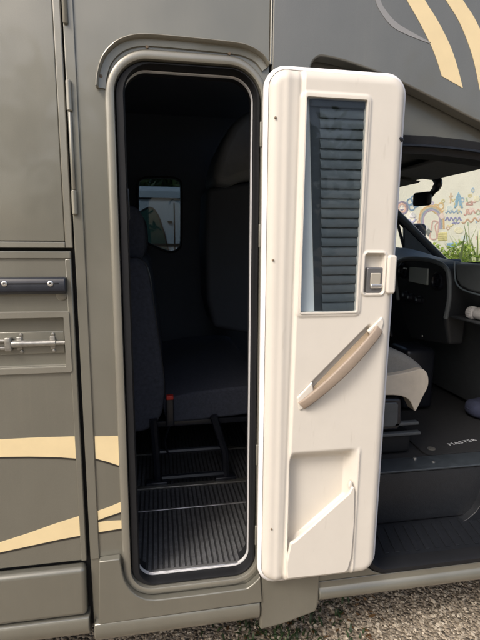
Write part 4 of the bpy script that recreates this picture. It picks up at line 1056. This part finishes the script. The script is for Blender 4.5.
def tcp():
    k_ = rng.integers(0, 14); cc = np.array([2.6*math.cos(k_*2.4)*(.4+.6*((k_*7) % 5)/5), 2.2*math.sin(k_*2.4)*.8, 4.0+1.6*math.sin(k_*1.7)])
    return cc+rng.standard_normal(3)*.55
raw('crown', leaves(5200, tcp, .13), 'treeleaf', tr_)
b = BM(); tube(b, [(0, 0, 0), (.05, 0, 1.4), (-.05, .05, 2.8), (.1, 0, 4.6)], [.2, .15, .12, .05], 10)
for k in range(7): a = k*.9; tube(b, [(0, 0, 2.2+.2*k), (1.0*math.cos(a), .9*math.sin(a), 3.2+.2*k), (2*math.cos(a), 1.7*math.sin(a), 3.8+.2*k)], [.07, .045, .015], 6)
obj('trunk', b, 'bark', tr_)

# unseen trees behind the camera, added for reflections in the lacquer
for i, (x, y, h_, r_) in enumerate(((-7, -13, 5.2, 2.2), (-2.2, -14, 6.6, 2.6), (3.2, -12.5, 4.6, 2.0), (8.5, -14, 6.0, 2.5))):
    t_ = empty('reflection_tree', (x, y, 0)); tag(t_, 'unseen leafy tree behind the camera, added for reflections in the paint', 'tree', 'trees added for reflections')
    cl = [np.array([r_*math.cos(k*2.4)*(.3+.1*(k % 6)), r_*math.sin(k*2.4)*.7, h_*.62+.30*h_*math.sin(k*1.7)]) for k in range(12)]
    raw('crown', leaves(1500, lambda: cl[rng.integers(0, 12)]+rng.standard_normal(3)*.5, .24), 'treeleaf', t_)
    b = BM(); tube(b, [(0, 0, 0), (.05, 0, h_*.3), (-.05, .05, h_*.55), (.1, 0, h_*.9)], [.22, .17, .13, .05], 10); obj('trunk', b, 'bark', t_)

# ================================================================== light
SUN_AZ, SUN_EL = R(230), R(46)      # compass from +Y clockwise: behind the camera, from its left
w = bpy.data.worlds.new('World'); S.world = w; w.use_nodes = True; nt = w.node_tree
bg = nt.nodes['Background']; sky = nt.nodes.new('ShaderNodeTexSky'); sky.sky_type = 'NISHITA'; sky.sun_disc = False
sky.sun_elevation = SUN_EL; sky.sun_rotation = SUN_AZ; sky.air_density = 1.0; sky.dust_density = 5.0; sky.ozone_density = .6
nt.links.new(sky.outputs['Color'], bg.inputs['Color']); bg.inputs['Strength'].default_value = .15
sl = bpy.data.lights.new('sun', 'SUN'); sl.energy = 1.25; sl.angle = R(16); sl.color = (1, .97, .925)
so = bpy.data.objects.new('sun', sl); COL.objects.link(so)
sd_ = Vector((math.sin(SUN_AZ)*math.cos(SUN_EL), math.cos(SUN_AZ)*math.cos(SUN_EL), math.sin(SUN_EL)))
so.rotation_euler = sd_.to_track_quat('Z', 'Y').to_euler(); so.location = sd_*20
vs_ = S.view_settings; vs_.view_transform = 'Standard'; vs_.look = 'None'; vs_.gamma = 1; vs_.use_curve_mapping = False; vs_.exposure = 0.6
S.cycles.max_bounces = 10; S.cycles.diffuse_bounces = 7; S.cycles.use_denoising = True; S.cycles.transparent_max_bounces = 12
